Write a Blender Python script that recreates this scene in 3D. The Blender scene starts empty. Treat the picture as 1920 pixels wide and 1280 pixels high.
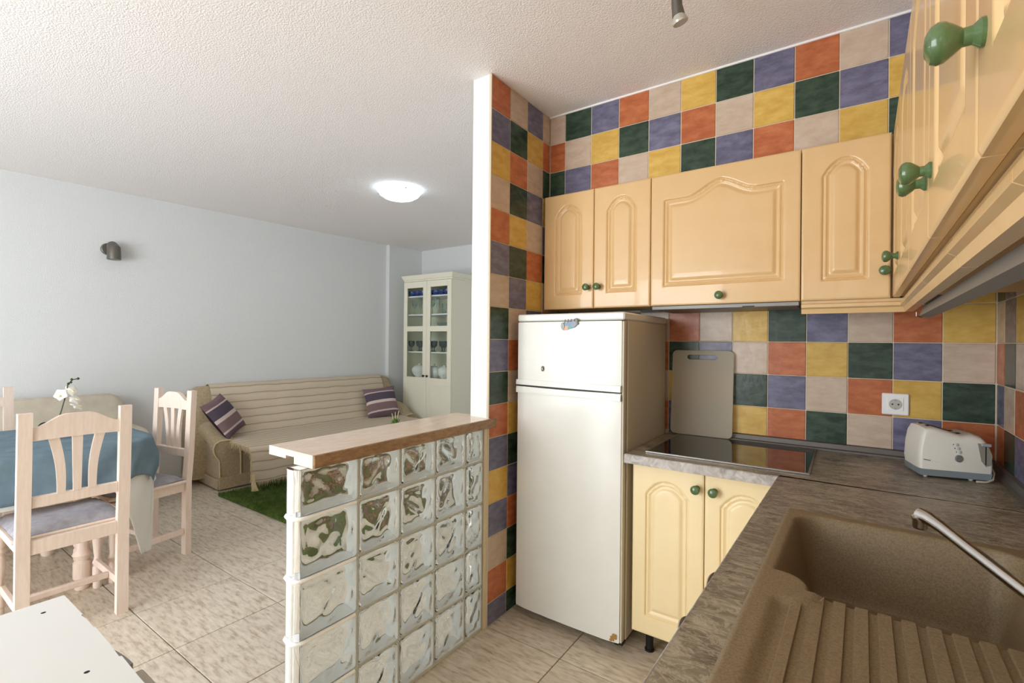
import bpy, bmesh, math, random
from mathutils import Vector, Matrix
random.seed(7)
PI = math.pi
SC = bpy.context.scene
COL = SC.collection

# ------------------------------------------------------------------ camera, world, light, exposure
F_PX, YAW, PITCH, ROLL, EYE = 899.7, 0.6088, 0.0006, 0.0095, 1.3084
cam_d = bpy.data.cameras.new('camera')
cam_d.sensor_fit = 'HORIZONTAL'; cam_d.sensor_width = 36.0
cam_d.lens = 36.0 * F_PX / 1920.0
cam_d.clip_start = 0.02; cam_d.clip_end = 60
cam = bpy.data.objects.new('camera', cam_d); COL.objects.link(cam)
fw = Vector((-math.sin(YAW) * math.cos(PITCH), math.cos(YAW) * math.cos(PITCH), math.sin(PITCH)))
rt = Vector((math.cos(YAW), math.sin(YAW), 0)); up = rt.cross(fw)
r2 = rt * math.cos(ROLL) + up * math.sin(ROLL); u2 = -rt * math.sin(ROLL) + up * math.cos(ROLL)
cam.matrix_world = Matrix(((r2.x, u2.x, -fw.x, 0), (r2.y, u2.y, -fw.y, 0), (r2.z, u2.z, -fw.z, EYE), (0, 0, 0, 1)))
SC.camera = cam

world = bpy.data.worlds.new('daylight_sky'); SC.world = world
world.use_nodes = True
bg = world.node_tree.nodes['Background']
bg.inputs[0].default_value = (0.80, 0.90, 1.0, 1); bg.inputs[1].default_value = 1.5

def area_light(name, loc, rot, sx, sy, power, color):
    d = bpy.data.lights.new(name, 'AREA'); d.shape = 'RECTANGLE'; d.size = sx; d.size_y = sy
    d.energy = power; d.color = color
    o = bpy.data.objects.new(name, d); COL.objects.link(o)
    o.location = loc; o.rotation_euler = rot
    return o
# daylight through the terrace door behind the camera; weak kitchen fill lamp is added
area_light('daylight_terrace_door', (-2.45, -2.26, 1.15), (PI / 2, 0, 0), 2.3, 2.2, 155, (0.94, 0.975, 1.0))
area_light('kitchen_fill_light', (-0.10, -2.26, 1.55), (PI / 2, 0, 0), 0.75, 1.1, 3, (1.0, 0.98, 0.95))  # added lamp that lifts the sink side, no known window there
SC.view_settings.view_transform = 'Standard'; SC.view_settings.look = 'None'
SC.view_settings.exposure = -0.02; SC.view_settings.gamma = 1.0
SC.view_settings.use_curve_mapping = False
SC.cycles.max_bounces = 14; SC.cycles.diffuse_bounces = 7; SC.cycles.glossy_bounces = 5
SC.cycles.transmission_bounces = 12; SC.cycles.transparent_max_bounces = 8
SC.cycles.blur_glossy = 0.6

# ------------------------------------------------------------------ helpers: materials
def lin(c):
    return tuple(((x / 255.0) / 12.92 if x / 255.0 <= 0.04045 else ((x / 255.0 + 0.055) / 1.055) ** 2.4) for x in c) + (1.0,)
MATS = {}
def mat(name, rgb, rough=0.5, metal=0.0, spec=0.5, rgb2=None, nscale=12.0, stretch=(1, 1, 1), detail=4.0, contrast=(0.35, 0.65),
        bump=0.0, bscale=None, coat=0.0, rgb3=None, emis=None, estr=0.0, trans=0.0, ior=1.45, coords='Object', rnd=0.0, bstretch=(1, 1, 1), alpha=None, distort=0.0, sheen=0.0):
    if name in MATS: return MATS[name]
    m = bpy.data.materials.new(name); m.use_nodes = True
    nt = m.node_tree; b = nt.nodes['Principled BSDF']; L = nt.links
    b.inputs['Roughness'].default_value = rough; b.inputs['Metallic'].default_value = metal
    b.inputs['Specular IOR Level'].default_value = spec; b.inputs['IOR'].default_value = ior
    b.inputs['Transmission Weight'].default_value = trans; b.inputs['Coat Weight'].default_value = coat
    if sheen: b.inputs['Sheen Weight'].default_value = sheen
    b.inputs['Base Color'].default_value = lin(rgb)
    if alpha is not None: b.inputs['Alpha'].default_value = alpha
    if emis: b.inputs['Emission Color'].default_value = lin(emis); b.inputs['Emission Strength'].default_value = estr
    tc = nt.nodes.new('ShaderNodeTexCoord'); src = tc.outputs[coords]
    oi = None
    if rnd:
        oi = nt.nodes.new('ShaderNodeObjectInfo')
        cmb = nt.nodes.new('ShaderNodeVectorMath'); cmb.operation = 'MULTIPLY_ADD'
        cx = nt.nodes.new('ShaderNodeCombineXYZ')
        for i in range(3): L.new(oi.outputs['Random'], cx.inputs[i])
        L.new(cx.outputs[0], cmb.inputs[0]); cmb.inputs[1].default_value = (37.0, 53.0, 71.0); L.new(src, cmb.inputs[2])
        src = cmb.outputs[0]
    if rgb2:
        mp = nt.nodes.new('ShaderNodeMapping'); mp.inputs['Scale'].default_value = stretch; L.new(src, mp.inputs[0])
        nz = nt.nodes.new('ShaderNodeTexNoise'); nz.inputs['Scale'].default_value = nscale; nz.inputs['Detail'].default_value = detail
        nz.inputs['Roughness'].default_value = 0.62; nz.inputs['Distortion'].default_value = distort
        L.new(mp.outputs[0], nz.inputs['Vector'])
        cr = nt.nodes.new('ShaderNodeValToRGB'); e = cr.color_ramp.elements
        e[0].position, e[1].position = contrast
        e[0].color = lin(rgb2); e[1].color = lin(rgb)
        if rgb3:
            x = e.new((contrast[0] + contrast[1]) / 2); x.color = lin(rgb3)
        L.new(nz.outputs['Fac'], cr.inputs[0])
        out = cr.outputs[0]
        if rnd:
            hs = nt.nodes.new('ShaderNodeHueSaturation'); mr = nt.nodes.new('ShaderNodeMapRange')
            mr.inputs['To Min'].default_value = 1 - rnd; mr.inputs['To Max'].default_value = 1 + rnd * 0.6
            L.new(oi.outputs['Random'], mr.inputs[0]); L.new(mr.outputs[0], hs.inputs['Value']); L.new(out, hs.inputs['Color']); out = hs.outputs[0]
        L.new(out, b.inputs['Base Color'])
    if bump:
        mp2 = nt.nodes.new('ShaderNodeMapping'); mp2.inputs['Scale'].default_value = bstretch; L.new(src, mp2.inputs[0])
        n2 = nt.nodes.new('ShaderNodeTexNoise'); n2.inputs['Scale'].default_value = bscale or nscale * 3; n2.inputs['Detail'].default_value = 3
        L.new(mp2.outputs[0], n2.inputs['Vector'])
        bp = nt.nodes.new('ShaderNodeBump'); bp.inputs['Strength'].default_value = bump; bp.inputs['Distance'].default_value = 0.01
        L.new(n2.outputs['Fac'], bp.inputs['Height']); L.new(bp.outputs[0], b.inputs['Normal'])
    MATS[name] = m
    return m

def stripes_mat(name, base, lines, period_ramp, axis=1, scale=1.0, rough=0.9, bump=0.4, bscale=220):
    """cloth with stripes across UV[axis]; lines = list of (pos 0..1, rgb) constant ramp"""
    m = bpy.data.materials.new(name); m.use_nodes = True; nt = m.node_tree; L = nt.links; b = nt.nodes['Principled BSDF']
    b.inputs['Roughness'].default_value = rough; b.inputs['Specular IOR Level'].default_value = 0.15
    tc = nt.nodes.new('ShaderNodeTexCoord'); sx = nt.nodes.new('ShaderNodeSeparateXYZ'); L.new(tc.outputs['UV'], sx.inputs[0])
    nz = nt.nodes.new('ShaderNodeTexNoise'); nz.inputs['Scale'].default_value = 9; L.new(tc.outputs['UV'], nz.inputs['Vector'])
    ad = nt.nodes.new('ShaderNodeMath'); ad.operation = 'MULTIPLY_ADD'; L.new(nz.outputs['Fac'], ad.inputs[0]); ad.inputs[1].default_value = 0.012
    L.new(sx.outputs[axis], ad.inputs[2])
    mu = nt.nodes.new('ShaderNodeMath'); mu.operation = 'MULTIPLY'; mu.inputs[1].default_value = scale; L.new(ad.outputs[0], mu.inputs[0])
    fr = nt.nodes.new('ShaderNodeMath'); fr.operation = 'FRACT'; L.new(mu.outputs[0], fr.inputs[0])
    cr = nt.nodes.new('ShaderNodeValToRGB'); cr.color_ramp.interpolation = period_ramp
    e = cr.color_ramp.elements; e[0].position = 0; e[0].color = lin(base); e[1].position = lines[0][0]; e[1].color = lin(lines[0][1])
    for p, c in lines[1:]:
        x = e.new(p); x.color = lin(c)
    L.new(fr.outputs[0], cr.inputs[0])
    n2 = nt.nodes.new('ShaderNodeTexNoise'); n2.inputs['Scale'].default_value = bscale; n2.inputs['Detail'].default_value = 2
    L.new(tc.outputs['UV'], n2.inputs['Vector'])
    mx = nt.nodes.new('ShaderNodeMixRGB'); mx.blend_type = 'OVERLAY'; mx.inputs[0].default_value = 0.35
    L.new(cr.outputs[0], mx.inputs[1]); L.new(n2.outputs['Fac'], mx.inputs[2]); L.new(mx.outputs[0], b.inputs['Base Color'])
    bp = nt.nodes.new('ShaderNodeBump'); bp.inputs['Strength'].default_value = bump; bp.inputs['Distance'].default_value = 0.004
    L.new(n2.outputs['Fac'], bp.inputs['Height']); L.new(bp.outputs[0], b.inputs['Normal'])
    MATS[name] = m
    return m

# ------------------------------------------------------------------ helpers: geometry
class MB:
    def __init__(s): s.v = []; s.f = []; s.uv = None
    def add(s, vs, fs, M=None):
        o = len(s.v)
        if M is not None: vs = [tuple(M @ Vector(p)) for p in vs]
        s.v += [tuple(p) for p in vs]; s.f += [tuple(i + o for i in f) for f in fs]
        return s
    def box(s, x0, x1, y0, y1, z0, z1, c=0.0, M=None):
        if c <= 0:
            vs = [(x, y, z) for x in (x0, x1) for y in (y0, y1) for z in (z0, z1)]
            fs = [(0, 1, 3, 2), (4, 6, 7, 5), (0, 4, 5, 1), (2, 3, 7, 6), (0, 2, 6, 4), (1, 5, 7, 3)]
            return s.add(vs, fs, M)
        ctr = ((x0 + x1) / 2, (y0 + y1) / 2, (z0 + z1) / 2); h = ((x1 - x0) / 2, (y1 - y0) / 2, (z1 - z0) / 2)
        c = min(c, min(h) * 0.95)
        idx = {}; vs = []
        for a in (-1, 1):
            for b in (-1, 1):
                for d in (-1, 1):
                    sg = (a, b, d)
                    for k in range(3):
                        idx[(sg, k)] = len(vs)
                        vs.append(tuple(ctr[i] + sg[i] * (h[i] if i == k else h[i] - c) for i in range(3)))
        fs = []
        S = (-1, 1)
        for k in range(3):
            i, j = [q for q in range(3) if q != k]
            for sk in S:
                def sg(si, sj):
                    t = [0, 0, 0]; t[k] = sk; t[i] = si; t[j] = sj; return tuple(t)
                fs.append([idx[(sg(*q), k)] for q in ((-1, -1), (1, -1), (1, 1), (-1, 1))])
        for k in range(3):
            i, j = [q for q in range(3) if q != k]
            for si in S:
                for sj in S:
                    def sg2(sk):
                        t = [0, 0, 0]; t[k] = sk; t[i] = si; t[j] = sj; return tuple(t)
                    fs.append([idx[(sg2(-1), i)], idx[(sg2(1), i)], idx[(sg2(1), j)], idx[(sg2(-1), j)]])
        for a in S:
            for b in S:
                for d in S: fs.append([idx[((a, b, d), k)] for k in range(3)])
        return s.add(vs, fs, M)
    def prism(s, poly, axis, a0, a1, M=None):
        """poly in the two other axes (cyclic order), extruded along axis"""
        n = len(poly); k = 'xyz'.index(axis); i, j = [(1, 2), (0, 2), (0, 1)][k]
        vs = []
        for a in (a0, a1):
            for p in poly:
                t = [0, 0, 0]; t[k] = a; t[i] = p[0]; t[j] = p[1]; vs.append(tuple(t))
        fs = [tuple(range(n)), tuple(range(2 * n - 1, n - 1, -1))] + [(q, q + n, (q + 1) % n + n, (q + 1) % n) for q in range(n)]
        return s.add(vs, fs, M)
    def loft(s, rings, closed=True, caps=True, M=None):
        n = len(rings[0]); vs = [p for r in rings for p in r]; fs = []
        for a in range(len(rings) - 1):
            for q in range(n if closed else n - 1):
                q2 = (q + 1) % n
                fs.append((a * n + q, a * n + q2, (a + 1) * n + q2, (a + 1) * n + q))
        if caps and closed:
            fs.append(tuple(range(n))); fs.append(tuple(range((len(rings) - 1) * n, len(rings) * n)))
        return s.add(vs, fs, M)
    def tube(s, path, r, n=10, M=None):
        rings = []; P = [Vector(p) for p in path]; prev = None
        for i, p in enumerate(P):
            d = (P[min(i + 1, len(P) - 1)] - P[max(i - 1, 0)]).normalized()
            if prev is None:
                a = Vector((0, 0, 1)) if abs(d.z) < 0.9 else Vector((1, 0, 0))
                u = d.cross(a).normalized()
            else:
                u = (prev - d * prev.dot(d)).normalized()
            prev = u; w = d.cross(u); rr = r[i] if isinstance(r, (list, tuple)) else r
            rings.append([tuple(p + (u * math.cos(2 * PI * k / n) + w * math.sin(2 * PI * k / n)) * rr) for k in range(n)])
        return s.loft(rings, M=M)
    def lathe(s, prof, c=(0, 0, 0), n=20, M=None):
        """prof = [(r, z)...] about a z axis through c"""
        rings = [[(c[0] + max(r, 1e-5) * math.cos(2 * PI * k / n), c[1] + max(r, 1e-5) * math.sin(2 * PI * k / n), c[2] + z) for k in range(n)] for r, z in prof]
        return s.loft(rings, M=M)
    def grid(s, fn, nu, nv, M=None, uvfn=None):
        vs = [fn(i / nu, j / nv) for j in range(nv + 1) for i in range(nu + 1)]
        fs = [(j * (nu + 1) + i, j * (nu + 1) + i + 1, (j + 1) * (nu + 1) + i + 1, (j + 1) * (nu + 1) + i) for j in range(nv) for i in range(nu)]
        if uvfn:
            if s.uv is None: s.uv = [(0, 0)] * len(s.v)
            s.uv += [uvfn(i / nu, j / nv) for j in range(nv + 1) for i in range(nu + 1)]
        return s.add(vs, fs, M)
    def mesh(s, name, material=None, off=(0, 0, 0), recalc=True, angle=35):
        me = bpy.data.meshes.new(name)
        me.from_pydata([(p[0] - off[0], p[1] - off[1], p[2] - off[2]) for p in s.v], [], s.f)
        if s.uv:
            while len(s.uv) < len(s.v): s.uv.append((0, 0))
            ul = me.uv_layers.new(name='UVMap')
            for lp in me.loops: ul.data[lp.index].uv = s.uv[lp.vertex_index]
        if recalc:
            bm = bmesh.new(); bm.from_mesh(me); bmesh.ops.recalc_face_normals(bm, faces=bm.faces); bm.to_mesh(me); bm.free()
        if angle:
            me.polygons.foreach_set('use_smooth', [True] * len(me.polygons))
            me.set_sharp_from_angle(angle=math.radians(angle))
        if material: me.materials.append(material)
        me.update()
        return me

OFF = {}
# frame of the right-hand kitchen run: the sink wall stands 1.35 degrees out of square with the hob wall
RA = 0.0235; RO = (0.461, 2.505)
def rworld(x, y):
    lx, ly = x - RO[0], y - RO[1]
    return (RO[0] + lx * math.cos(RA) + ly * math.sin(RA), RO[1] - lx * math.sin(RA) + ly * math.cos(RA))
SA = math.atan(0.0625)   # the long living-room wall and the sofa by it
def thing(name, label, cat, loc, rotz=0.0, group=None, frame=None):
    o = bpy.data.objects.new(name, None); COL.objects.link(o)
    o.empty_display_size = 0.1
    OFF[o.name] = loc
    if frame == 'R':
        wx, wy = rworld(loc[0], loc[1]); o.location = (wx, wy, loc[2]); o.rotation_euler = (0, 0, rotz - RA)
    else:
        o.location = loc; o.rotation_euler = (0, 0, rotz)
    o['label'] = label; o['category'] = cat
    if group: o['group'] = group
    return o
def local(o): OFF[o.name] = (0, 0, 0); return o      # parts of this thing are given in its own axes
def part(name, mb, material, parent, label=None, recalc=True, angle=35, kind=None):
    off = OFF.get(parent.name, (0, 0, 0))
    me = mb if isinstance(mb, bpy.types.Mesh) else mb.mesh(name, material, off, recalc, angle)
    o = bpy.data.objects.new(name, me); COL.objects.link(o); o.parent = parent
    OFF[o.name] = off
    if label: o['label'] = label
    if kind: o['kind'] = kind
    return o
def solo(name, mb, material, label, cat, group=None, off=(0, 0, 0), frame=None, recalc=True, angle=35, rotz=0.0):
    me = mb if isinstance(mb, bpy.types.Mesh) else mb.mesh(name, material, off, recalc, angle)
    o = bpy.data.objects.new(name, me); COL.objects.link(o); o.location = off; o.rotation_euler = (0, 0, rotz)
    if frame == 'R':
        wx, wy = rworld(off[0], off[1]); o.location = (wx, wy, off[2]); o.rotation_euler = (0, 0, rotz - RA)
    OFF[o.name] = off
    o['label'] = label; o['category'] = cat
    if group: o['group'] = group
    return o
def struct(name, mb, material, label=None, recalc=True, angle=35):
    o = bpy.data.objects.new(name, mb.mesh(name, material, (0, 0, 0), recalc, angle)); COL.objects.link(o)
    o['kind'] = 'structure'; OFF[o.name] = (0, 0, 0)
    if label: o['label'] = label
    return o
def copy_tree(o, parent=None):
    c = o.copy(); COL.objects.link(c); c.parent = parent
    OFF[c.name] = OFF.get(o.name, (0, 0, 0))
    for ch in [q for q in o.children]: copy_tree(ch, c)
    return c
def curve_mesh(name, loops, depth, bevel, material):
    """flat shape with holes in the xz plane, thickness along y (centred), made from closed outlines"""
    cu = bpy.data.curves.new(name, 'CURVE'); cu.dimensions = '2D'; cu.fill_mode = 'BOTH'
    cu.extrude = max(depth / 2 - bevel, 0.0001); cu.bevel_depth = bevel; cu.bevel_resolution = 1
    for lp in loops:
        sp = cu.splines.new('POLY'); sp.points.add(len(lp) - 1); sp.use_cyclic_u = True
        for i, p in enumerate(lp): sp.points[i].co = (p[0], p[1], 0, 1)
    ob = bpy.data.objects.new('tmp', cu); COL.objects.link(ob)
    me = bpy.data.meshes.new_from_object(ob.evaluated_get(bpy.context.evaluated_depsgraph_get()))
    bpy.data.objects.remove(ob)
    me.transform(Matrix.Rotation(PI / 2, 4, 'X')); me.name = name
    me.materials.clear(); me.materials.append(material)
    return me
def rrect(x0, x1, z0, z1, r, n=5):
    pts = []
    for cx, cz, a in ((x1 - r, z1 - r, 0), (x0 + r, z1 - r, 90), (x0 + r, z0 + r, 180), (x1 - r, z0 + r, 270)):
        for k in range(n + 1):
            t = math.radians(a + 90 * k / n); pts.append((cx + r * math.cos(t), cz + r * math.sin(t)))
    return pts
def sstep(a, b, x):
    t = max(0, min(1, (x - a) / (b - a))); return t * t * (3 - 2 * t)

# ------------------------------------------------------------------ materials of the place
M_WALL = mat('white_plaster', (219, 222, 223), 0.85, bump=0.25, bscale=180, spec=0.2)
M_CEIL = mat('stippled_ceiling', (240, 236, 236), 0.9, bump=0.45, bscale=150, spec=0.2)
M_WHITE = mat('white_gloss_paint', (240, 240, 240), 0.4)
M_GROUT = mat('cream_grout', (208, 196, 174), 0.9)
M_FGROUT = mat('brown_floor_grout', (84, 72, 62), 0.95)
M_FLOOR = mat('travertine_floor_tile', (226, 216, 200), 0.34, rgb2=(168, 150, 128), rgb3=(210, 198, 180), nscale=26, stretch=(0.55, 2.4, 1), detail=12,
              contrast=(0.30, 0.66), rnd=0.05, bump=0.05, bscale=70, distort=0.2)
TILE = {
    'O': mat('terracotta_orange_glaze', (200, 122, 80), 0.27, spec=0.4, rgb2=(176, 98, 62), nscale=16, stretch=(1, 1, 2.2), contrast=(0.36, 0.66), rnd=0.07, bump=0.12, bscale=25, detail=6),
    'B': mat('pale_beige_glaze', (208, 190, 172), 0.27, spec=0.4, rgb2=(192, 170, 150), nscale=14, stretch=(1, 1, 2.2), contrast=(0.36, 0.66), rnd=0.05, bump=0.12, bscale=25, detail=6),
    'Y': mat('mustard_yellow_glaze', (220, 184, 100), 0.27, spec=0.4, rgb2=(202, 162, 78), nscale=14, stretch=(1, 1, 2.2), contrast=(0.36, 0.66), rnd=0.06, bump=0.12, bscale=25, detail=6),
    'G': mat('bottle_green_glaze', (66, 86, 70), 0.27, spec=0.4, rgb2=(40, 56, 46), nscale=16, stretch=(1, 1, 2.2), contrast=(0.36, 0.66), rnd=0.08, bump=0.12, bscale=25, detail=6),
    'P': mat('slate_violet_glaze', (124, 122, 148), 0.27, spec=0.4, rgb2=(96, 95, 118), nscale=16, stretch=(1, 1, 2.2), contrast=(0.36, 0.66), rnd=0.08, bump=0.12, bscale=25, detail=6),
}
M_CREAM = mat('cream_lacquered_wood', (222, 187, 136), 0.26, rgb2=(218, 182, 130), nscale=6, coat=0.25)
M_CREAM2 = mat('pale_cream_lacquered_wood', (240, 220, 176), 0.3, rgb2=(236, 215, 169), nscale=6, coat=0.1)
M_CARC = mat('cabinet_carcass_cream', (206, 180, 134), 0.5)
M_KNOB = mat('green_glazed_knob', (88, 114, 72), 0.2, rgb2=(70, 94, 56), nscale=20, coat=0.3)
M_STEEL = mat('brushed_steel', (168, 166, 162), 0.32, metal=1.0)
M_UPST = mat('dull_grey_metal', (112, 108, 104), 0.5, metal=0.6)
M_CHROME = mat('chrome', (205, 205, 205), 0.12, metal=1.0)
M_HOODM = mat('grey_metal_hood', (138, 136, 132), 0.5, metal=0.5)
M_BLACK = mat('black_plastic', (22, 22, 22), 0.4)
M_DARK = mat('dark_gap', (30, 27, 24), 0.8)
def counter_mat():
    m = bpy.data.materials.new('stone_look_laminate'); m.use_nodes = True; nt = m.node_tree; L = nt.links; b = nt.nodes['Principled BSDF']
    b.inputs['Roughness'].default_value = 0.36
    tc = nt.nodes.new('ShaderNodeTexCoord'); mp = nt.nodes.new('ShaderNodeMapping'); mp.inputs['Scale'].default_value = (1.0, 2.0, 1.0); L.new(tc.outputs['Object'], mp.inputs[0])
    def noise(sc, dist, det=9):
        n = nt.nodes.new('ShaderNodeTexNoise'); n.inputs['Scale'].default_value = sc; n.inputs['Distortion'].default_value = dist; n.inputs['Detail'].default_value = det
        n.inputs['Roughness'].default_value = 0.62; L.new(mp.outputs[0], n.inputs['Vector']); return n
    def ramp(src, stops):
        c = nt.nodes.new('ShaderNodeValToRGB'); e = c.color_ramp.elements
        e[0].position, e[0].color = stops[0][0], stops[0][1]; e[1].position, e[1].color = stops[-1][0], stops[-1][1]
        for p, col in stops[1:-1]:
            q = e.new(p); q.color = col
        L.new(src, c.inputs[0]); return c
    K, W = (0, 0, 0, 1), (1, 1, 1, 1)
    base = ramp(noise(7, 1.2).outputs['Fac'], [(0.3, lin((80, 74, 63))), (0.5, lin((128, 119, 101))), (0.7, lin((170, 161, 141)))])
    v1 = ramp(noise(11, 2.2, 6).outputs['Fac'], [(0.455, K), (0.495, W), (0.535, K)])
    v2 = ramp(noise(16, 1.6, 5).outputs['Fac'], [(0.47, K), (0.50, W), (0.53, K)])
    dk = ramp(noise(9, 2.8, 7).outputs['Fac'], [(0.35, W), (0.44, K)])
    cur = base.outputs[0]
    for fac, col, amt in ((v1, (206, 194, 174), 0.55), (v2, (190, 176, 156), 0.45), (dk, (74, 66, 60), 0.6)):
        mu = nt.nodes.new('ShaderNodeMath'); mu.operation = 'MULTIPLY'; mu.inputs[1].default_value = amt; L.new(fac.outputs[0], mu.inputs[0])
        mx = nt.nodes.new('ShaderNodeMixRGB'); L.new(mu.outputs[0], mx.inputs[0]); L.new(cur, mx.inputs[1]); mx.inputs[2].default_value = lin(col); cur = mx.outputs[0]
    L.new(cur, b.inputs['Base Color'])
    return m
M_COUNTER = counter_mat()
M_COUNTEREDGE = mat('stone_look_edge_band', (206, 202, 198), 0.4, rgb2=(132, 122, 114), nscale=24, detail=8, contrast=(0.3, 0.7), distort=1.0)
M_SINK = mat('brown_granite_composite', (146, 127, 98), 0.5, rgb2=(124, 107, 80), nscale=260, detail=2, contrast=(0.35, 0.65))
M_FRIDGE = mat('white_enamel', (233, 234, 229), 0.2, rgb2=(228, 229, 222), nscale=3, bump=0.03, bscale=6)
M_FRIDGESIDE = mat('beige_enamel_side', (204, 196, 178), 0.42, bump=0.08, bscale=300)  # side enamel set darker and more beige than the front
M_RUBBER = mat('grey_rubber', (96, 96, 92), 0.7)
M_MORTAR = mat('pale_mortar', (206, 208, 200), 0.8)
M_GLASS = mat('clear_wavy_glass', (252, 255, 254), 0.0, trans=1.0, ior=1.45)
M_MILK = mat('white_coated_block_side', (252, 254, 253), 0.25, spec=0.5)
M_PANE = mat('thin_pane', (240, 246, 244), 0.0, trans=1.0, ior=1.05, spec=0.4)
M_LEDGE = mat('polished_cream_travertine', (238, 222, 204), 0.2, rgb2=(224, 202, 180), nscale=14, stretch=(3, 1, 3), detail=8, contrast=(0.3, 0.7))
M_LEDGEEDGE = mat('rough_brown_travertine_edge', (168, 136, 102), 0.45, rgb2=(122, 92, 64), nscale=26, stretch=(1, 1, 3), detail=8, contrast=(0.3, 0.7))
M_PINE = mat('limed_pine', (239, 223, 211), 0.45, rgb2=(227, 207, 191), nscale=14, stretch=(6, 6, 0.7), detail=6, contrast=(0.3, 0.7))
M_BLUECLOTH = mat('slate_blue_cloth', (122, 142, 154), 0.95, rgb2=(106, 127, 140), nscale=9, spec=0.1, bump=0.15, bscale=400)
M_WHITECLOTH = mat('white_linen', (232, 232, 226), 0.95, spec=0.1, bump=0.15, bscale=400)
M_CUSHION = mat('grey_mauve_fabric', (176, 174, 180), 0.95, spec=0.1, rgb2=(158, 156, 164), nscale=30, bump=0.2, bscale=350)
M_SOFA = mat('beige_chenille', (184, 168, 138), 0.95, spec=0.1, rgb2=(166, 148, 118), nscale=60, bump=0.3, bscale=260, sheen=0.2)
M_PIPING = mat('beige_piping', (206, 188, 150), 0.9, spec=0.1)
M_CREAMCOVER = mat('cream_cotton_cover', (208, 200, 184), 0.95, spec=0.1, rgb2=(194, 185, 168), nscale=8, bump=0.15, bscale=300)
M_IVORY = mat('ivory_painted_wood', (234, 231, 212), 0.4)
M_RUG = mat('green_rug_backing', (66, 92, 36), 0.95)
M_PILE = mat('green_rug_pile', (120, 142, 78), 0.9, rgb2=(82, 106, 52), nscale=20, spec=0.1)
M_BROWNWOOD = mat('walnut_brown_wood', (132, 88, 58), 0.4, rgb2=(100, 62, 38), nscale=10, stretch=(6, 1, 1))
M_GREYMETAL = mat('grey_metal_lamp', (120, 117, 110), 0.42, metal=0.8)
M_LAMP = mat('lit_opal_glass', (250, 252, 255), 0.3, emis=(220, 242, 255), estr=6.0)
M_BOARDW = mat('white_laminate', (228, 230, 228), 0.45)
M_TOASTER = mat('off_white_plastic', (226, 224, 214), 0.35, bump=0.05, bscale=500)
M_TOASTGREY = mat('blue_grey_plastic', (128, 138, 144), 0.4)
M_LEAF = mat('dark_green_leaf', (52, 74, 36), 0.5)
M_LEAF2 = mat('fresh_green_leaf', (92, 128, 52), 0.5)
M_PETAL = mat('white_petal', (248, 246, 240), 0.6)
M_YELLOWP = mat('pale_yellow_petal', (240, 226, 160), 0.6)
M_POT = mat('black_pot', (40, 36, 34), 0.4)
M_CHINA = mat('white_china', (244, 244, 240), 0.2)
M_BLUEGLASS = mat('cobalt_blue_ceramic', (52, 70, 140), 0.15, rgb2=(150, 166, 204), nscale=30, contrast=(0.3, 0.45))
M_SMOKE = mat('smoky_grey_glass', (150, 158, 160), 0.05, trans=0.7, ior=1.1)
M_CLEAR = mat('clear_tableware_glass', (235, 245, 245), 0.02, trans=0.92, ior=1.2)
M_BOARDP = mat('translucent_plastic_board', (226, 218, 200), 0.5, trans=0.55, ior=1.12)
M_RUST = mat('rust_brown', (168, 128, 70), 0.8)
M_PEEL = mat('peeled_edge_band', (176, 162, 148), 0.7)

# ------------------------------------------------------------------ the room shell
CZ = 2.535          # ceiling height
XW = -1.340         # tiled face of the partition wall
YT = 2.268          # tiled face of the bulkhead over the hob-wall cabinets
YB = 2.505          # tiled face behind the worktop
P = 0.152           # wall tile pitch
floor = struct('floor', MB().box(-5.6, 1.2, -2.4, 4.9, -0.10, -0.013), M_FGROUT, 'floor of large beige travertine-look tiles with dark joints')
FT = MB().box(-0.2228, 0.2228, -0.2216, 0.2216, -0.013, 0.0, 0.0012).mesh('floor_tile', M_FLOOR)
for i in range(-10, 5):
    for j in range(-7, 10):
        cx = -0.964 + 0.225 + 0.45 * i; cy = 0.852 + 0.225 + 0.4475 * j
        if cx < -5.45 or cx > 0.95: continue
        o = bpy.data.objects.new('floor_tile', FT); COL.objects.link(o); o.parent = floor; o.location = (cx, cy, 0)
struct('ceiling', MB().box(-5.6, 1.2, -2.4, 4.9, CZ, CZ + 0.1), M_CEIL, 'white stippled plaster ceiling over living room and kitchen')
def wlx(y): return -5.085 + 0.0625 * (y - 0.73)
struct('wall_left', MB().prism([(wlx(-2.3), -2.3), (wlx(4.14), 4.14), (wlx(4.14) + 0.06, 4.14), (wlx(4.75) + 0.06, 4.75), (-5.5, 4.75), (-5.5, -2.3)], 'z', 0, CZ), M_WALL,
       'long white plaster wall of the living room')
struct('wall_back', MB().box(-5.3, -1.2, 4.68, 4.80, 0, CZ), M_WALL, 'white plaster end wall behind the display cabinet')
struct('wall_hall', MB().box(-1.45, -1.33, 2.62, 4.7, 0, CZ), M_WALL, 'white plaster wall behind the kitchen')
# rear wall behind the camera with a terrace door opening and an added opening
rw = MB()
for x0, x1, z0, z1 in ((-5.5, -3.65, 0, CZ), (-3.65, -1.25, 2.25, CZ), (-1.25, -0.50, 0, CZ), (-0.50, 0.30, 0, 1.0), (-0.50, 0.30, 2.12, CZ), (0.30, 0.9, 0, CZ)):
    rw.box(x0, x1, -2.3, -2.2, z0, z1)
struct('wall_rear', rw, M_WALL, 'white plaster wall behind the camera with terrace door and added window opening')
fr = MB()
for x in (-3.65, -2.48, -1.31): fr.box(x, x + 0.06, -2.27, -2.21, 0, 2.25)
fr.box(-3.59, -1.31, -2.27, -2.21, 2.19, 2.25); fr.box(-3.59, -1.31, -2.27, -2.21, 0, 0.06)
struct('door_1', fr, M_WHITE, 'white framed terrace door')
fr = MB()
for x in (-0.50, -0.125, 0.25): fr.box(x, x + 0.05, -2.27, -2.21, 1.0, 2.12)
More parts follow.
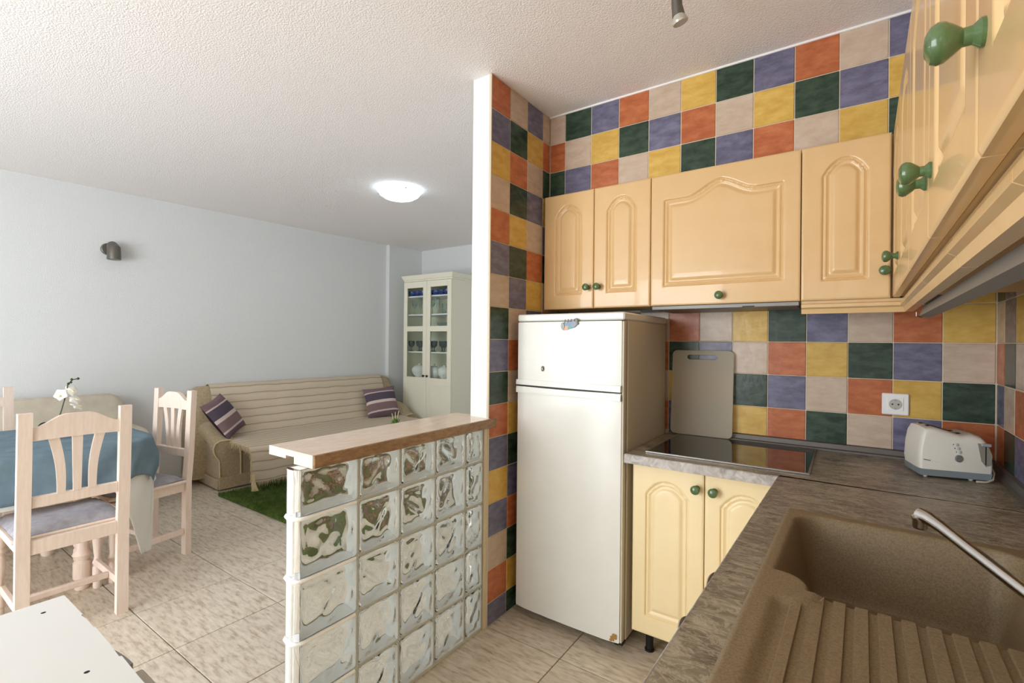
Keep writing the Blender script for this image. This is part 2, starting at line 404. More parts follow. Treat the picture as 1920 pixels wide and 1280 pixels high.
fr.box(-0.45, 0.25, -2.27, -2.21, 2.07, 2.12); fr.box(-0.45, 0.25, -2.27, -2.21, 1.0, 1.05)
struct('added_window_1', fr, M_WHITE, 'added white window frame behind the camera, out of view')  # frame added around the kitchen fill lamp, never in view

# partition wall between kitchen and living room (white end post, tiled kitchen side)
wp = struct('wall_partition', MB().box(-1.448, XW - 0.009, 1.742, 2.63, 0, CZ), M_WHITE, 'white partition wall end post, tiled on its kitchen side')
gr = part('grout_bed', MB().box(XW - 0.009, XW - 0.0026, 1.7425, YT + 0.25, 0, CZ - 0.001), M_GROUT, wp)
tr = part('corner_trim', MB().box(XW - 0.010, XW + 0.003, 1.736, 1.7425, 0, CZ - 0.002, 0.001), M_GROUT, wp)

TM = {}
def tile(parent, axis, c, a0, a1, z0, z1, col, rot=0.0):
    """one glazed tile lying in the plane axis=c, spanning a0..a1 along the other horizontal axis and z0..z1"""
    w, h = a1 - a0, z1 - z0
    if w < 0.006 or h < 0.006: return
    g = 0.0015
    key = (axis, round(w, 4), round(h, 4), col)
    if key not in TM:
        t = 0.0075
        m = MB()
        if axis == 'x+': m.box(-t, 0, -w / 2 + g, w / 2 - g, -h / 2 + g, h / 2 - g, 0.0022)
        elif axis == 'x-': m.box(0, t, -w / 2 + g, w / 2 - g, -h / 2 + g, h / 2 - g, 0.0022)
        else: m.box(-w / 2 + g, w / 2 - g, 0, t, -h / 2 + g, h / 2 - g, 0.0022)
        TM[key] = m.mesh('wall_tile', TILE[col])
    o = bpy.data.objects.new('wall_tile', TM[key]); COL.objects.link(o); o.parent = parent
    am = (a0 + a1) / 2; zm = (z0 + z1) / 2
    j = random.uniform(-0.0006, 0.0006)
    if axis == 'y': o.location = (am, c + j, zm)
    else: o.location = (c + j, am, zm)
    return o
Y0 = 1.7425
SIDE = ['OPYBOPBGPGOPYPBOP', 'BGOGYGPBOBYGPOGYG', 'PYBPBOYPGYBOPGYBO', 'BOGYPGBOYPGBYOPGB']
for j in range(4):
    a0, a1 = Y0 + j * P, Y0 + (j + 1) * P
    for k in range(17):
        z1 = CZ - k * P; z0 = max(z1 - P, 0.0)
        aa = min(a1, YT if k < 4 else YB) if j == 3 else a1
        tile(wp, 'x+', XW, a0, aa, z0, z1, SIDE[j][k])
for k in range(4, 17):   # the rest of the niche beside the refrigerator
    z1 = CZ - k * P; z0 = max(z1 - P, 0.0)
    tile(wp, 'x+', XW, Y0 + 4 * P, YB, z0, z1, 'PYBOGPBYOGBPY'[k - 4])
# bulkhead over the hob-wall cabinets
wb = struct('wall_bulkhead', MB().box(XW + 0.0005, 0.46, YT + 0.0026, 2.62, 2.078, CZ - 0.001), M_GROUT, 'tiled bulkhead above the cream wall cabinets')
TOP = ['BGPOBYGPOBPYG', 'OBYGPOBYGPYOB', 'GPOBYGPOBYGPO']
xs = [XW + 0.002] + [-1.2455 + P * j for j in range(13)]
for k in range(3):
    for j in range(12):
        tile(wb, 'y', YT, xs[j], min(xs[j + 1], 0.452), CZ - (k + 1) * P, CZ - k * P - (0.004 if k == 0 else 0), TOP[k][j])
        if xs[j + 1] >= 0.452: break
struct('trim_1', MB().box(XW, 0.45, YT - 0.006, YT + 0.002, CZ - 0.008, CZ + 0.002, 0.001), M_WHITE, 'thin white filler line between tiles and ceiling')
# hob wall behind the worktop
wk = struct('wall_kitchen_back', MB().box(XW - 0.005, 0.60, YB + 0.0026, 2.62, 0, 2.0), M_GROUT, 'tiled wall behind the hob worktop')
XB = -0.6028
rows = [(1.4714, 1.60), (1.3194, 1.4714), (1.1674, 1.3194), (1.0154, 1.1674), (0.852, 1.0154)]
BACK = {'r0': 'YBGOPYBGOPYB', 'r1': 'PGBOBYGPBOY', 'r2': 'YBOGPBOYGPB', 'r3': 'GOBYOGPBOYG', 'r4': 'BYOPGYOGBPO'}
for r, (z0, z1) in enumerate(rows):
    for j in range(-4, 7):
        a0, a1 = XB + j * P, XB + (j + 1) * P
        if r == 4: z0, z1 = 1.0154 - P, 1.0154
        tile(wk, 'y', YB, a0, min(a1, 0.4595), z0, z1, BACK['r%d' % r][j + 4])
# sink wall on the right
wr_m = MB().box(RO[0] + 0.0026, RO[0] + 0.2, -2.0, YB + 0.1, 0, CZ)
wr = struct('wall_right', MB(), M_GROUT, 'tiled sink wall on the right')
wr.data = wr_m.mesh('wall_right', M_GROUT, (RO[0], RO[1], 0)); wr.location = (RO[0], RO[1], 0); wr.rotation_euler = (0, 0, -RA)
RIGHT = {0: 'GPBYOGBPYOGBPYO', 1: 'BPYOGBPYGOBPYGO', 2: 'OGBPYOGBYPOGBYP', 3: 'PBOYGPBOGYPBOGY', 4: 'OGPBYOGPBYOGPBY'}
ys = [0.0] + [-0.118 - P * j for j in range(18)]
for r, (z0, z1) in enumerate(rows):
    if r == 4: z0, z1 = 1.0154 - P, 1.0154
    for j in range(14):
        tile(wr, 'x-', 0.0, ys[j + 1], ys[j] - (0.001 if j == 0 else 0), z0, z1, RIGHT[r][j])
wrb = MB().box(RO[0] - 0.25, RO[0], -1.6, 2.262, 2.078, CZ - 0.002)
ob = bpy.data.objects.new('wall_bulkhead_right', wrb.mesh('wall_bulkhead_right', TILE['B'], (RO[0], RO[1], 0))); COL.objects.link(ob)
ob.location = (RO[0], RO[1], 0); ob.rotation_euler = (0, 0, -RA); ob['kind'] = 'structure'; ob['label'] = 'bulkhead above the sink-side wall cabinets'

# ------------------------------------------------------------------ kitchen: doors with routed panels
DOORS = {}
def door_mesh(w, h, style, material, t=0.020, m=0.066, mb=0.072, mt=0.058, rise=0.062):
    key = (round(w, 3), round(h, 3), style, material.name)
    if key in DOORS: return DOORS[key]
    nx, nz = int(w / 0.0042) + 1, int(h / 0.0042) + 1
    hw = w / 2 - m
    def ztop(x):
        a = abs(x - w / 2) / hw
        if style == 'arch':
            return h - mt - rise * (min(a, 1.2) ** 2.2)
        if a > 0.62: return h - mt - rise                      # flat shoulders, ogee crown
        b = a / 0.62
        return h - mt - rise * (0.5 - 0.5 * math.cos(PI * b)) ** 0.9
    def prof(d):
        if d <= 0: return 0.0
        pts = ((0, 0), (0.004, 0.0075), (0.008, 0.0085), (0.011, 0.0040), (0.015, 0.0036), (0.019, 0.0085), (0.026, 0.0092), (0.038, 0.0014), (0.055, 0.0008))
        for (a, p), (b, q) in zip(pts, pts[1:]):
            if d < b: return p + (q - p) * (d - a) / (b - a)
        return 0.0008
    def front(u, v):
        x, z = u * w, v * h
        e = min(x, w - x, z, h - z)
        y = 0.0
        zt = ztop(x); dx = 0.002
        sl = (ztop(x + dx) - ztop(x - dx)) / (2 * dx)
        d = min(x - m, w - m - x, z - mb, (zt - z) / math.sqrt(1 + min(sl * sl, 4)))
        y += prof(d)
        if e < 0.004: y += 0.003 * (1 - e / 0.004)
        return (x, y, z)
    b = MB(); b.grid(front, nx, nz)
    n = (nx + 1)
    # closed back
    o = len(b.v)
    b.v += [(0, t, 0), (w, t, 0), (w, t, h), (0, t, h)]
    b.f.append((o, o + 3, o + 2, o + 1))
    b.f.append(tuple([o, o + 1] + [i for i in range(nx, -1, -1)]))
    top = [nz * n + i for i in range(nx + 1)]
    b.f.append(tuple([o + 2, o + 3] + top))
    lf = [j * n for j in range(nz + 1)]; b.f.append(tuple([o + 3, o] + lf))
    rg = [j * n + nx for j in range(nz, -1, -1)]; b.f.append(tuple([o + 1, o + 2] + rg))
    DOORS[key] = b.mesh('door', material, recalc=True, angle=50)
    return DOORS[key]
KN = MB().lathe([(0.0125, 0), (0.0125, 0.003), (0.008, 0.008), (0.0078, 0.014), (0.013, 0.020), (0.0172, 0.026), (0.0178, 0.031), (0.0155, 0.036), (0.009, 0.0395), (0.0, 0.0402)], n=18,
                M=Matrix.Rotation(PI / 2, 4, 'X')).mesh('knob', M_KNOB)
def knob(parent, x, z):
    o = bpy.data.objects.new('knob', KN); COL.objects.link(o); o.parent = parent; o.location = (x, 0, z)
    o['label'] = 'green ceramic knob'
    return o
def door(parent, me, loc, rotz=0.0):
    o = bpy.data.objects.new('door', me); COL.objects.link(o); o.parent = parent; o.location = loc; o.rotation_euler = (0, 0, rotz)
    return o

# wall cabinets on the hob wall (fronts at y = 2.19)
ZB, ZT = 1.480, 2.075
def wall_cab(x0, x1, doors, label, carc=True, name='wall_cabinet'):
    t = local(thing(name, label, 'cabinet', (x0, 2.19, ZB), group='cream wall cabinets over the hob wall'))
    w = x1 - x0
    part('body', MB().box(0.001, w - 0.001, 0.0215, 0.305, 0.003, ZT - ZB - 0.001, 0.001), M_CARC, t)
    for (a, b, style, kx, kz) in doors:
        kw = dict(rise=0.062) if style == 'arch' else dict(rise=0.058, m=0.058, mb=0.085, mt=0.055)
        me = door_mesh(b - a - 0.004, ZT - ZB, style, M_CREAM, **kw)
        d = door(t, me, (a + 0.002 - x0, 0, 0))
        knob(d, kx - a - 0.002, kz - ZB)
    return t
wall_cab(-1.325, -0.749, [(-1.325, -1.037, 'arch', -1.066, 1.584), (-1.037, -0.749, 'arch', -1.008, 1.584)],
         'double-door cream wall cabinet above the refrigerator')
wall_cab(-0.749, -0.150, [(-0.749, -0.150, 'ogee', -0.445, 1.515)], 'wide cream lift-up wall cabinet with wavy panel above the hob')
wall_cab(-0.150, 0.136, [(-0.150, 0.130, 'arch', 0.110, 1.576)], 'narrow single-door cream wall cabinet in the corner')
# slim pull-out hood under the lift-up cabinet
t = thing('extractor_hood', 'slim grey pull-out extractor hood under the wide lift-up cabinet', 'hood', (-0.449, 2.20, 1.462))
part('housing', MB().box(-0.735, -0.165, 2.222, 2.497, 1.462, 1.4825, 0.002), M_HOODM, t)
part('front_strip', MB().box(-0.745, -0.155, 2.207, 2.221, 1.462, 1.4795, 0.002), M_HOODM, t)
part('switch', MB().box(-0.36, -0.315, 2.2042, 2.207, 1.4635, 1.468), M_BLACK, t)

# wall cabinets on the sink wall (fronts at x = 0.141 in the sink-wall frame, doors face -x)
XF = 0.141
cuts = [2.176, 1.80, 1.41, 1.0, 0.594, 0.19, -0.21]
kn = [1.832, None, 1.035, 0.962, 0.560, -0.17]
labs = ['cream sink-side wall cabinet next to the corner', 'cream sink-side wall cabinet without a knob, second from the corner', 'cream sink-side wall cabinet, third from the corner',
        'cream sink-side wall cabinet, fourth from the corner', 'cream sink-side wall cabinet with the nearest big green knob', 'cream sink-side wall cabinet at the near end of the row']
for i in range(6):
    y1, y0 = cuts[i], cuts[i + 1]; w = y1 - y0
    t = local(thing('wall_cabinet', labs[i], 'cabinet', (XF, y1, ZB), rotz=-PI / 2, group='cream wall cabinets over the sink', frame='R'))
    # local x runs towards the camera, local y into the wall
    part('body', MB().box(0.001, w - 0.001, 0.0215, 0.316, 0.003, ZT - ZB - 0.001, 0.001), M_CARC, t)
    d = door(t, door_mesh(w - 0.003, ZT - ZB, 'arch', M_CREAM), (0.0015, 0, 0))
    if kn[i] is not None: knob(d, y1 - kn[i] - 0.0015, 1.578 - ZB)
# light-rail moulding below the cabinets: corner piece plus the sink-side run, cut in lengths
prf = [(0.0, 0.0), (0.0, -0.010), (-0.006, -0.014), (-0.006, -0.026), (0.004, -0.032), (0.008, -0.050), (0.030, -0.050), (0.030, 0.0)]   # (depth, z) from the front
t = thing('light_rail', 'stepped cream moulding under the corner wall cabinet', 'moulding', (-0.145, 2.21, 1.479))
part('rail', MB().prism([(2.212 + a, 1.4795 + b) for a, b in prf], 'x', -0.148, 0.172), M_CREAM, t)
t = thing('light_rail', 'stepped cream moulding running under the sink-side wall cabinets', 'moulding', (0.168, 1.0, 1.479), frame='R')
for a, b in ((2.205, 1.80), (1.797, 1.41), (1.407, 1.0), (0.997, 0.594), (0.591, 0.19), (0.187, -0.21)):
    part('rail', MB().prism([(0.170 + p, 1.4795 + q) for p, q in prf], 'y', b, a), M_CREAM, t)
t = thing('under_cabinet_light', 'slim grey metal light strip below the sink-side wall cabinets', 'light', (0.22, 1.0, 1.40), frame='R')
part('housing', MB().prism([(0.208, 1.4285), (0.201, 1.402), (0.226, 1.396), (0.242, 1.4285)], 'y', -0.1, 1.98), M_HOODM, t)
part('bracket', MB().box(0.210, 0.240, 1.90, 1.93, 1.429, 1.4828, 0.001), M_HOODM, t)
part('bracket', MB().box(0.210, 0.240, 0.50, 0.53, 1.429, 1.4828, 0.001), M_HOODM, t)
solo('cup_hook', MB().tube([(0.205, 2.235, 1.4285), (0.205, 2.235, 1.414), (0.217, 2.235, 1.410), (0.226, 2.235, 1.414), (0.226, 2.235, 1.420)], 0.0028, 6), M_CHROME,
     'small metal hook under the corner light rail', 'hook', off=(0.205, 2.235, 1.4285))

# ------------------------------------------------------------------ base units and worktop
t = local(thing('base_cabinet', 'pale cream double-door base cabinet under the hob', 'cabinet', (-0.735, 1.948, 0.0)))
part('body', MB().box(0.002, 0.545, 0.0215, 0.53, 0.105, 0.8095, 0.001), M_CREAM2, t)
me = door_mesh(0.284, 0.702, 'arch', M_CREAM2, m=0.054, mb=0.075, mt=0.060, rise=0.062)
d = door(t, me, (0.003, 0, 0.106)); knob(d, 0.258, 0.638)
d = door(t, me, (0.291, 0, 0.106)); knob(d, 0.034, 0.638)
for x in (0.055, 0.50):
    for y in (0.075, 0.46):
        part('leg', MB().lathe([(0.02, 0), (0.02, 0.008), (0.016, 0.010), (0.016, 0.09), (0.022, 0.1045)], (x, y, 0), 14), M_BLACK, t)
for k, (a, b) in enumerate(((1.88, 1.545), (1.54, 0.98), (0.975, 0.10))):
    t = local(thing('base_cabinet', ['cream base cabinet under the worktop corner, hidden below the counter edge', 'cream base cabinet under the sink bowl', 'cream base cabinet under the sink drainer'][k],
              'cabinet', (-0.145, a, 0), rotz=-PI / 2, frame='R', group='cream base cabinets under the sink worktop'))
    part('body', MB().box(0.002, a - b - 0.002, 0.0215, 0.55, 0.105, (0.8095, 0.645, 0.80)[k], 0.001), M_CREAM2, t)
    w = (a - b) / 2
    me = door_mesh(w - 0.004, 0.702, 'arch', M_CREAM2, m=0.054, mb=0.075, mt=0.060, rise=0.062)
    d = door(t, me, (0.002, 0, 0.106)); knob(d, w - 0.03, 0.638)
    d = door(t, me, (w + 0.002, 0, 0.106)); knob(d, 0.03, 0.638)
    for x in (0.06, a - b - 0.06):
        for y in (0.08, 0.48):
            part('leg', MB().lathe([(0.02, 0), (0.016, 0.012), (0.016, 0.1045)], (x, y, 0), 10), M_BLACK, t)

ZC = 0.850
t = thing('worktop', 'grey-brown stone-look laminate worktop turning the corner by the toaster', 'worktop', (-0.2, 1.9, 0.811))
b = MB().prism([(-0.750, 1.902), (0.443, 1.902), (0.456, 2.5005), (-0.750, 2.5005)], 'z', 0.8115, ZC)
pw = part('worktop_panel', b, M_COUNTER, t)
part('edge_band', MB().box(-0.7505, -0.185, 1.8985, 1.9018, 0.812, ZC - 0.002, 0.001), M_COUNTEREDGE, pw)
part('edge_band', MB().box(-0.7535, -0.7502, 1.9, 2.499, 0.812, ZC - 0.002, 0.001), M_COUNTEREDGE, pw)
# sink-side panel: four strips round the sink cut-out (sink-wall frame)
SX0, SX1, SY0, SY1 = -0.109, 0.385, 0.40, 1.525      # sink outline
def rmesh(mb):
    mb.v = [tuple(list(rworld(p[0], p[1])) + [p[2]]) for p in mb.v]; return mb
b = MB()
b.box(-0.176, SX0 + 0.012, -0.25, 1.9, 0.8115, ZC, 0.0)
b.box(SX1 - 0.012, 0.456, -0.25, 1.9, 0.8115, ZC, 0.0)
b.box(SX0 + 0.012, SX1 - 0.012, SY1 - 0.012, 1.9, 0.8115, ZC, 0.0)
b.box(SX0 + 0.012, SX1 - 0.012, -0.25, SY0 + 0.012, 0.8115, ZC, 0.0)
pw = part('worktop_panel', rmesh(b), M_COUNTER, t)
part('edge_band', rmesh(MB().box(-0.1795, -0.1762, -0.25, 1.895, 0.812, ZC - 0.001, 0.001)), M_COUNTEREDGE, pw)
part('seam', rmesh(MB().box(-0.176, 0.456, 1.8995, 1.9025, ZC - 0.002, ZC + 0.0002)), M_DARK, t)
for yy, ln in ((0.985, 0.075), (0.80, 0.05)):
    s = MB()
    s.loft([[(-0.1800 - 0.0045 * math.sin(PI * k / 6), yy + ln * (k / 6 - 0.5), ZC - 0.004 + 0.004 * math.sin(PI * k / 6)),
             (-0.1785 - 0.0035 * math.sin(PI * k / 6), yy + ln * (k / 6 - 0.5), ZC - 0.003 + 0.005 * math.sin(PI * k / 6)),
             (-0.1790, yy + ln * (k / 6 - 0.5), ZC - 0.010)] for k in range(7)])
    part('peeling_edge_strip', rmesh(s), M_PEEL, t, label='torn strip of edge band curling away')
# metal upstand profile where worktop meets tiles
t = thing('worktop_upstand', 'dull metal sealing profile along the tiles behind the hob', 'trim', (-0.1, 2.49, ZC))
up_prof = [(2.5035, ZC + 0.0005), (2.478, ZC + 0.0005), (2.4785, ZC + 0.008), (2.486, ZC + 0.012), (2.492, ZC + 0.030), (2.5035, ZC + 0.034)]
part('profile', MB().prism(up_prof, 'x', -0.745, 0.4575), M_UPST, t)
t = thing('worktop_upstand', 'dull metal sealing profile along the sink wall tiles', 'trim', (0.45, 1.2, ZC), frame='R')
part('profile', MB().prism([(0.461 - (2.5045 - a), z) for a, z in up_prof], 'y', -0.2, 2.470), M_UPST, t)

# hob
t = thing('ceramic_hob', 'black glass ceramic hob with steel frame set in the worktop', 'hob', (-0.395, 2.22, ZC))
part('glass', MB().box(-0.682, -0.110, 1.985, 2.450, ZC + 0.0006, ZC + 0.0060, 0.001), mat('black_ceramic_glass', (14, 13, 13), 0.04, coat=0.3), t)
fb = MB()
for q in ((-0.690, -0.102, 1.977, 1.984), (-0.690, -0.102, 2.451, 2.458), (-0.690, -0.683, 1.984, 2.451), (-0.109, -0.102, 1.984, 2.451)):
    fb.box(q[0], q[1], q[2], q[3], ZC + 0.0006, ZC + 0.0068, 0.001)
part('frame', fb, M_STEEL, t)

# ------------------------------------------------------------------ sink
t = thing('kitchen_sink', 'brown granite-look sink with deep bowl and ribbed drainer', 'sink', (0.138, 0.96, ZC), frame='R')
bx0, bx1, by0, by1 = -0.074, 0.335, 1.035, 1.478
dx0, dx1, dy0, dy1 = -0.072, 0.335, 0.46, 1.06
def sd_rr(x, y, x0, x1, y0, y1, r):
    cx, cy = (x0 + x1) / 2, (y0 + y1) / 2; hx, hy = (x1 - x0) / 2 - r, (y1 - y0) / 2 - r
    qx, qy = abs(x - cx) - hx, abs(y - cy) - hy
    return math.hypot(max(qx, 0), max(qy, 0)) + min(max(qx, qy), 0) - r
RIB0 = -0.045
def sink_z(x, y):
    e = min(x - SX0, SX1 - x, y - SY0, SY1 - y)
    z = ZC + 0.0068
    if e < 0.008: z = ZC + 0.0008 + 0.006 * math.sin(PI / 2 * e / 0.008)
    # drainer recess
    d = sd_rr(x, y, dx0, dx1, dy0, dy1, 0.05)
    lug = math.hypot(max(0, x - (-0.055)), (y - 1.04) * 0.8)     # rounded lug between rim and bowl
    wl = 1 - sstep(0.045, 0.075, lug)
    rec = 0.010 * sstep(0.004, -0.022, d) * (1 - wl)
    z -= rec
    if rec > 0.006 and y < 1.050 and dx0 + 0.03 < x < dx1 - 0.02:
        ph = ((x - RIB0) / 0.0315) % 1.0
        rib = max(0, min(1, ph / 0.045)) * (1 - max(0, min(1, (ph - 0.60) / 0.045)))
        z += 0.0052 * rib * (1 - sstep(1.035, 1.05, y)) * sstep(0.48, 0.52, y)
    # bowl
    db = sd_rr(x, y, bx0, bx1, by0, by1, 0.055)
    lug2 = math.hypot((x - bx0) * 1.0, (y - by0))
    db = max(db, 0.060 - lug2)
    if db < 0.012:
        q = -db + 0.012
        z -= 0.185 * sstep(0, 1, min(1, q / 0.055)) if q < 0.055 else 0.185
    return z
def sgrid():
    xs, x = [], SX0
    while x < SX1 - 1e-6: xs.append(x); x += 0.0036
    xs.append(SX1)
    for k in range(14):
        for f in (0.0, 0.045, 0.60, 0.645): xs.append(RIB0 + (k + f) * 0.0315)
    xs = sorted(q for q in xs if SX0 <= q <= SX1)
    xs = [q for i, q in enumerate(xs) if i == 0 or q - xs[i - 1] > 0.0004]
    ys, y = [], SY0
    while y < SY1 - 1e-6: ys.append(y); y += 0.0045 if y < 0.9 else 0.0034
    ys.append(SY1)
    return xs, ys
gx, gy = sgrid()
b = MB(); nx_ = len(gx)
b.v = [(x, y, sink_z(x, y)) for y in gy for x in gx]
b.f = [(j * nx_ + i, j * nx_ + i + 1, (j + 1) * nx_ + i + 1, (j + 1) * nx_ + i) for j in range(len(gy) - 1) for i in range(nx_ - 1)]
part('basin', b, M_SINK, t, recalc=False, angle=42)
wz = sink_z(0.13, 1.25)
dr = part('drain', MB().lathe([(0.043, 0.0), (0.043, 0.003), (0.036, 0.004), (0.034, 0.001), (0.0, 0.001)], (0.13, 1.25, wz), 24), M_CHROME, t)
# mixer tap
t = thing('mixer_tap', 'chrome mixer tap with slanting spout reaching over the bowl', 'tap', (0.360, 0.93, ZC + 0.007), frame='R')
part('body', MB().lathe([(0.028, 0), (0.028, 0.006), (0.023, 0.012), (0.022, 0.075), (0.025, 0.080), (0.022, 0.105), (0.0, 0.112)], (0.360, 0.93, ZC + 0.007), 20), M_CHROME, t)
pts = [(0.352, 0.940, 0.905), (0.300, 0.985, 0.915), (0.258, 1.043, 0.9375), (0.205, 1.105, 0.966), (0.176, 1.140, 0.982), (0.158, 1.160, 0.990), (0.146, 1.1715, 0.991)]
sp = part('spout', MB().tube(pts, [0.0115, 0.011, 0.0105, 0.010, 0.0105, 0.012, 0.0135], 14), M_CHROME, t)
part('aerator', MB().lathe([(0.0, 0.0), (0.0105, 0.0), (0.0118, 0.004), (0.0118, 0.014), (0.0135, 0.018), (0.0135, 0.024), (0.004, 0.031)], (0.147, 1.170, 0.966), 16), M_CHROME, sp)
part('lever', MB().tube([(0.360, 0.93, 0.965), (0.352, 0.90, 0.985), (0.342, 0.855, 0.998)], [0.010, 0.008, 0.0095], 10), M_CHROME, t)

# ------------------------------------------------------------------ refrigerator
FX0, FX1, FY = -1.296, -0.760, 1.900
t = thing('refrigerator', 'white two-door top-freezer refrigerator with rust at its lower corner', 'refrigerator', (-1.028, 2.19, 0.0))
b = MB().box(FX0 + 0.002, FX1, 1.955, 2.470, 0.045, 1.4045, 0.004)
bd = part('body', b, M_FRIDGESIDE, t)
part('top_panel', MB().box(FX0, FX1 + 0.001, 1.905, 2.473, 1.4055, 1.438, 0.006), M_FRIDGE, t)
part('plinth', MB().box(FX0 + 0.02, FX1 - 0.02, 1.985, 2.45, 0.012, 0.0445), M_BLACK, t)
for x in (FX0 + 0.05, FX1 - 0.05):
    for y in (1.99, 2.42): part('foot', MB().lathe([(0.018, 0), (0.018, 0.006), (0.01, 0.008), (0.01, 0.0445)], (x, y, 0), 10), M_BLACK, t)
part('gasket', MB().box(FX0 + 0.008, FX1 - 0.006, 1.945, 1.9545, 0.05, 1.40), M_RUBBER, t)
def fdoor(z0, z1):
    # gently bowed front
    n = 10; poly = []
    for k in range(n + 1):
        x = FX0 + (FX1 - 0.012 - FX0) * k / n; a = (k / n - 0.5) * 2
        poly.append((x, FY + 0.006 * a * a + (0.006 if k in (0, n) else 0)))
    poly += [(FX1 - 0.012, 1.944), (FX0, 1.944)]
    m = MB(); c = 0.004
    rings = []
    cx, cy = (FX0 + FX1) / 2, 1.925
    for z, s in ((z0, 0.99), (z0 + c, 1.0), (z1 - c, 1.0), (z1, 0.99)):
        rings.append([(cx + (x - cx) * s, cy + (y - cy) * (s if y < 1.93 else 1), z) for x, y in poly])
    return m.loft(rings)
d1 = part('freezer_door', fdoor(1.112, 1.4015), M_FRIDGE, t)
d2 = part('refrigerator_door', fdoor(0.048, 1.094), M_FRIDGE, t)
# wedge-shaped grip lips either side of the gap
def lip(za0, za1, zb0, zb1):
    m = MB(); n = 8; rings = []
    for k in range(n + 1):
        x = FX0 - 0.002 + (FX1 - 0.010 - FX0) * k / n; f = k / n; a = (f - 0.5) * 2
        y = FY - 0.006 + 0.006 * a * a; zz0 = za0 + (zb0 - za0) * f; zz1 = za1 + (zb1 - za1) * f
        rings.append([(x, y, zz0), (x, y - 0.001, (zz0 + zz1) / 2), (x, y + 0.002, zz1), (x, 1.94, zz1 - 0.002), (x, 1.94, zz0 + 0.002)])
    return m.loft(rings)
part('grip_lip', lip(1.106, 1.130, 1.1005, 1.128), M_FRIDGE, d1)
part('grip_lip', lip(1.068, 1.098, 1.062, 1.0905), M_FRIDGE, d2)
part('hinge_strip', MB().box(FX1 - 0.0115, FX1 - 0.003, 1.915, 1.944, 0.05, 1.400, 0.002), M_FRIDGESIDE, t)
rs = MB()
for k in range(9):
    a = random.uniform(0, 0.05); z = 0.052 + random.uniform(0, 0.03)
    rs.lathe([(random.uniform(0.004, 0.010), 0), (0.0, 0.0008)], (0, 0, 0), 7, M=Matrix.Translation((FX1 - 0.022 - a * 0.6, FY + 0.0068 - a * 0.06, z)) @ Matrix.Rotation(PI / 2, 4, 'X'))
part('rust_patch', rs, M_RUST, t, label='rust spots on the lower corner')
part('hinge', MB().box(FX1 - 0.03, FX1 - 0.004, 1.93, 1.965, 0.030, 0.0475, 0.002), M_BLACK, t)
# souvenir magnets on the freezer door
mt_ = thing('fridge_magnet', 'colourful jagged souvenir magnet high on the freezer door', 'magnet', (-1.008, 1.8985, 1.383), group='magnets on the freezer door')
for k, (cx, cz, w, h, rot, col) in enumerate(((-1.012, 1.388, 0.075, 0.028, 0.38, (120, 140, 168)), (-1.026, 1.372, 0.040, 0.022, 0.5, (204, 160, 132)), (-1.000, 1.380, 0.036, 0.022, 0.35, (88, 150, 156)),
                                        (-0.985, 1.389, 0.030, 0.026, 0.3, (140, 142, 160)), (-1.043, 1.381, 0.018, 0.034, -0.2, (150, 154, 150)), (-0.9735, 1.402, 0.012, 0.030, -0.5, (120, 116, 104)))):
    lp = [(cx + (w / 2) * math.cos(2 * PI * q / 11 + rot) * (1 + 0.14 * ((q * 7 + k) % 3 - 1)), cz + (h / 2) * math.sin(2 * PI * q / 11 + rot * 2.2) * (1 + 0.14 * ((q * 5 + k) % 3 - 1))) for q in range(11)]
    part('painted_relief', MB().prism([(x, z) for x, z in lp], 'y', 1.8925 - 0.0007 * k, 1.8982), mat('magnet_paint_%d' % k, col, 0.35), mt_)
for k in range(4):
    part('letter_stroke', MB().tube([(-1.034 + 0.016 * k, 1.8925, 1.393 + 0.006 * k * 0.6), (-1.030 + 0.016 * k, 1.8915, 1.411 + 0.0005 * k)], 0.0022, 6), mat('magnet_silver', (150, 152, 150), 0.3, metal=0.6), mt_)
solo('fridge_magnet', MB().lathe([(0.0, 0), (0.009, 0.001), (0.010, 0.004), (0.006, 0.008), (0.0, 0.009)], (0, 0, 0), 12,
     M=Matrix.Translation((-1.149, 1.8985, 1.186)) @ Matrix.Diagonal((0.7, 1, 1.3, 1)) @ Matrix.Rotation(PI / 2, 4, 'X')), mat('pewter', (96, 96, 96), 0.4, metal=0.6, rgb2=(170, 170, 166), nscale=120),
     'tiny grey metal magnet near the freezer door handle', 'magnet', group='magnets on the freezer door', off=(-1.149, 1.8985, 1.186))

# ------------------------------------------------------------------ things on the worktop
# chopping board leaning on the tiles
cb = curve_mesh('chopping_board', [rrect(-0.143, 0.143, 0, 0.415, 0.022), [(p[0], p[1]) for p in reversed(rrect(-0.074, 0.072, 0.370, 0.396, 0.0128))]], 0.008, 0.0015, M_BOARDP)
o = solo('chopping_board', cb, M_BOARDP, 'pale plastic chopping board with slot handle leaning behind the hob', 'chopping board', off=(-0.584, 2.456, ZC + 0.009))
o.rotation_euler = (math.radians(-4.6), 0, 0)
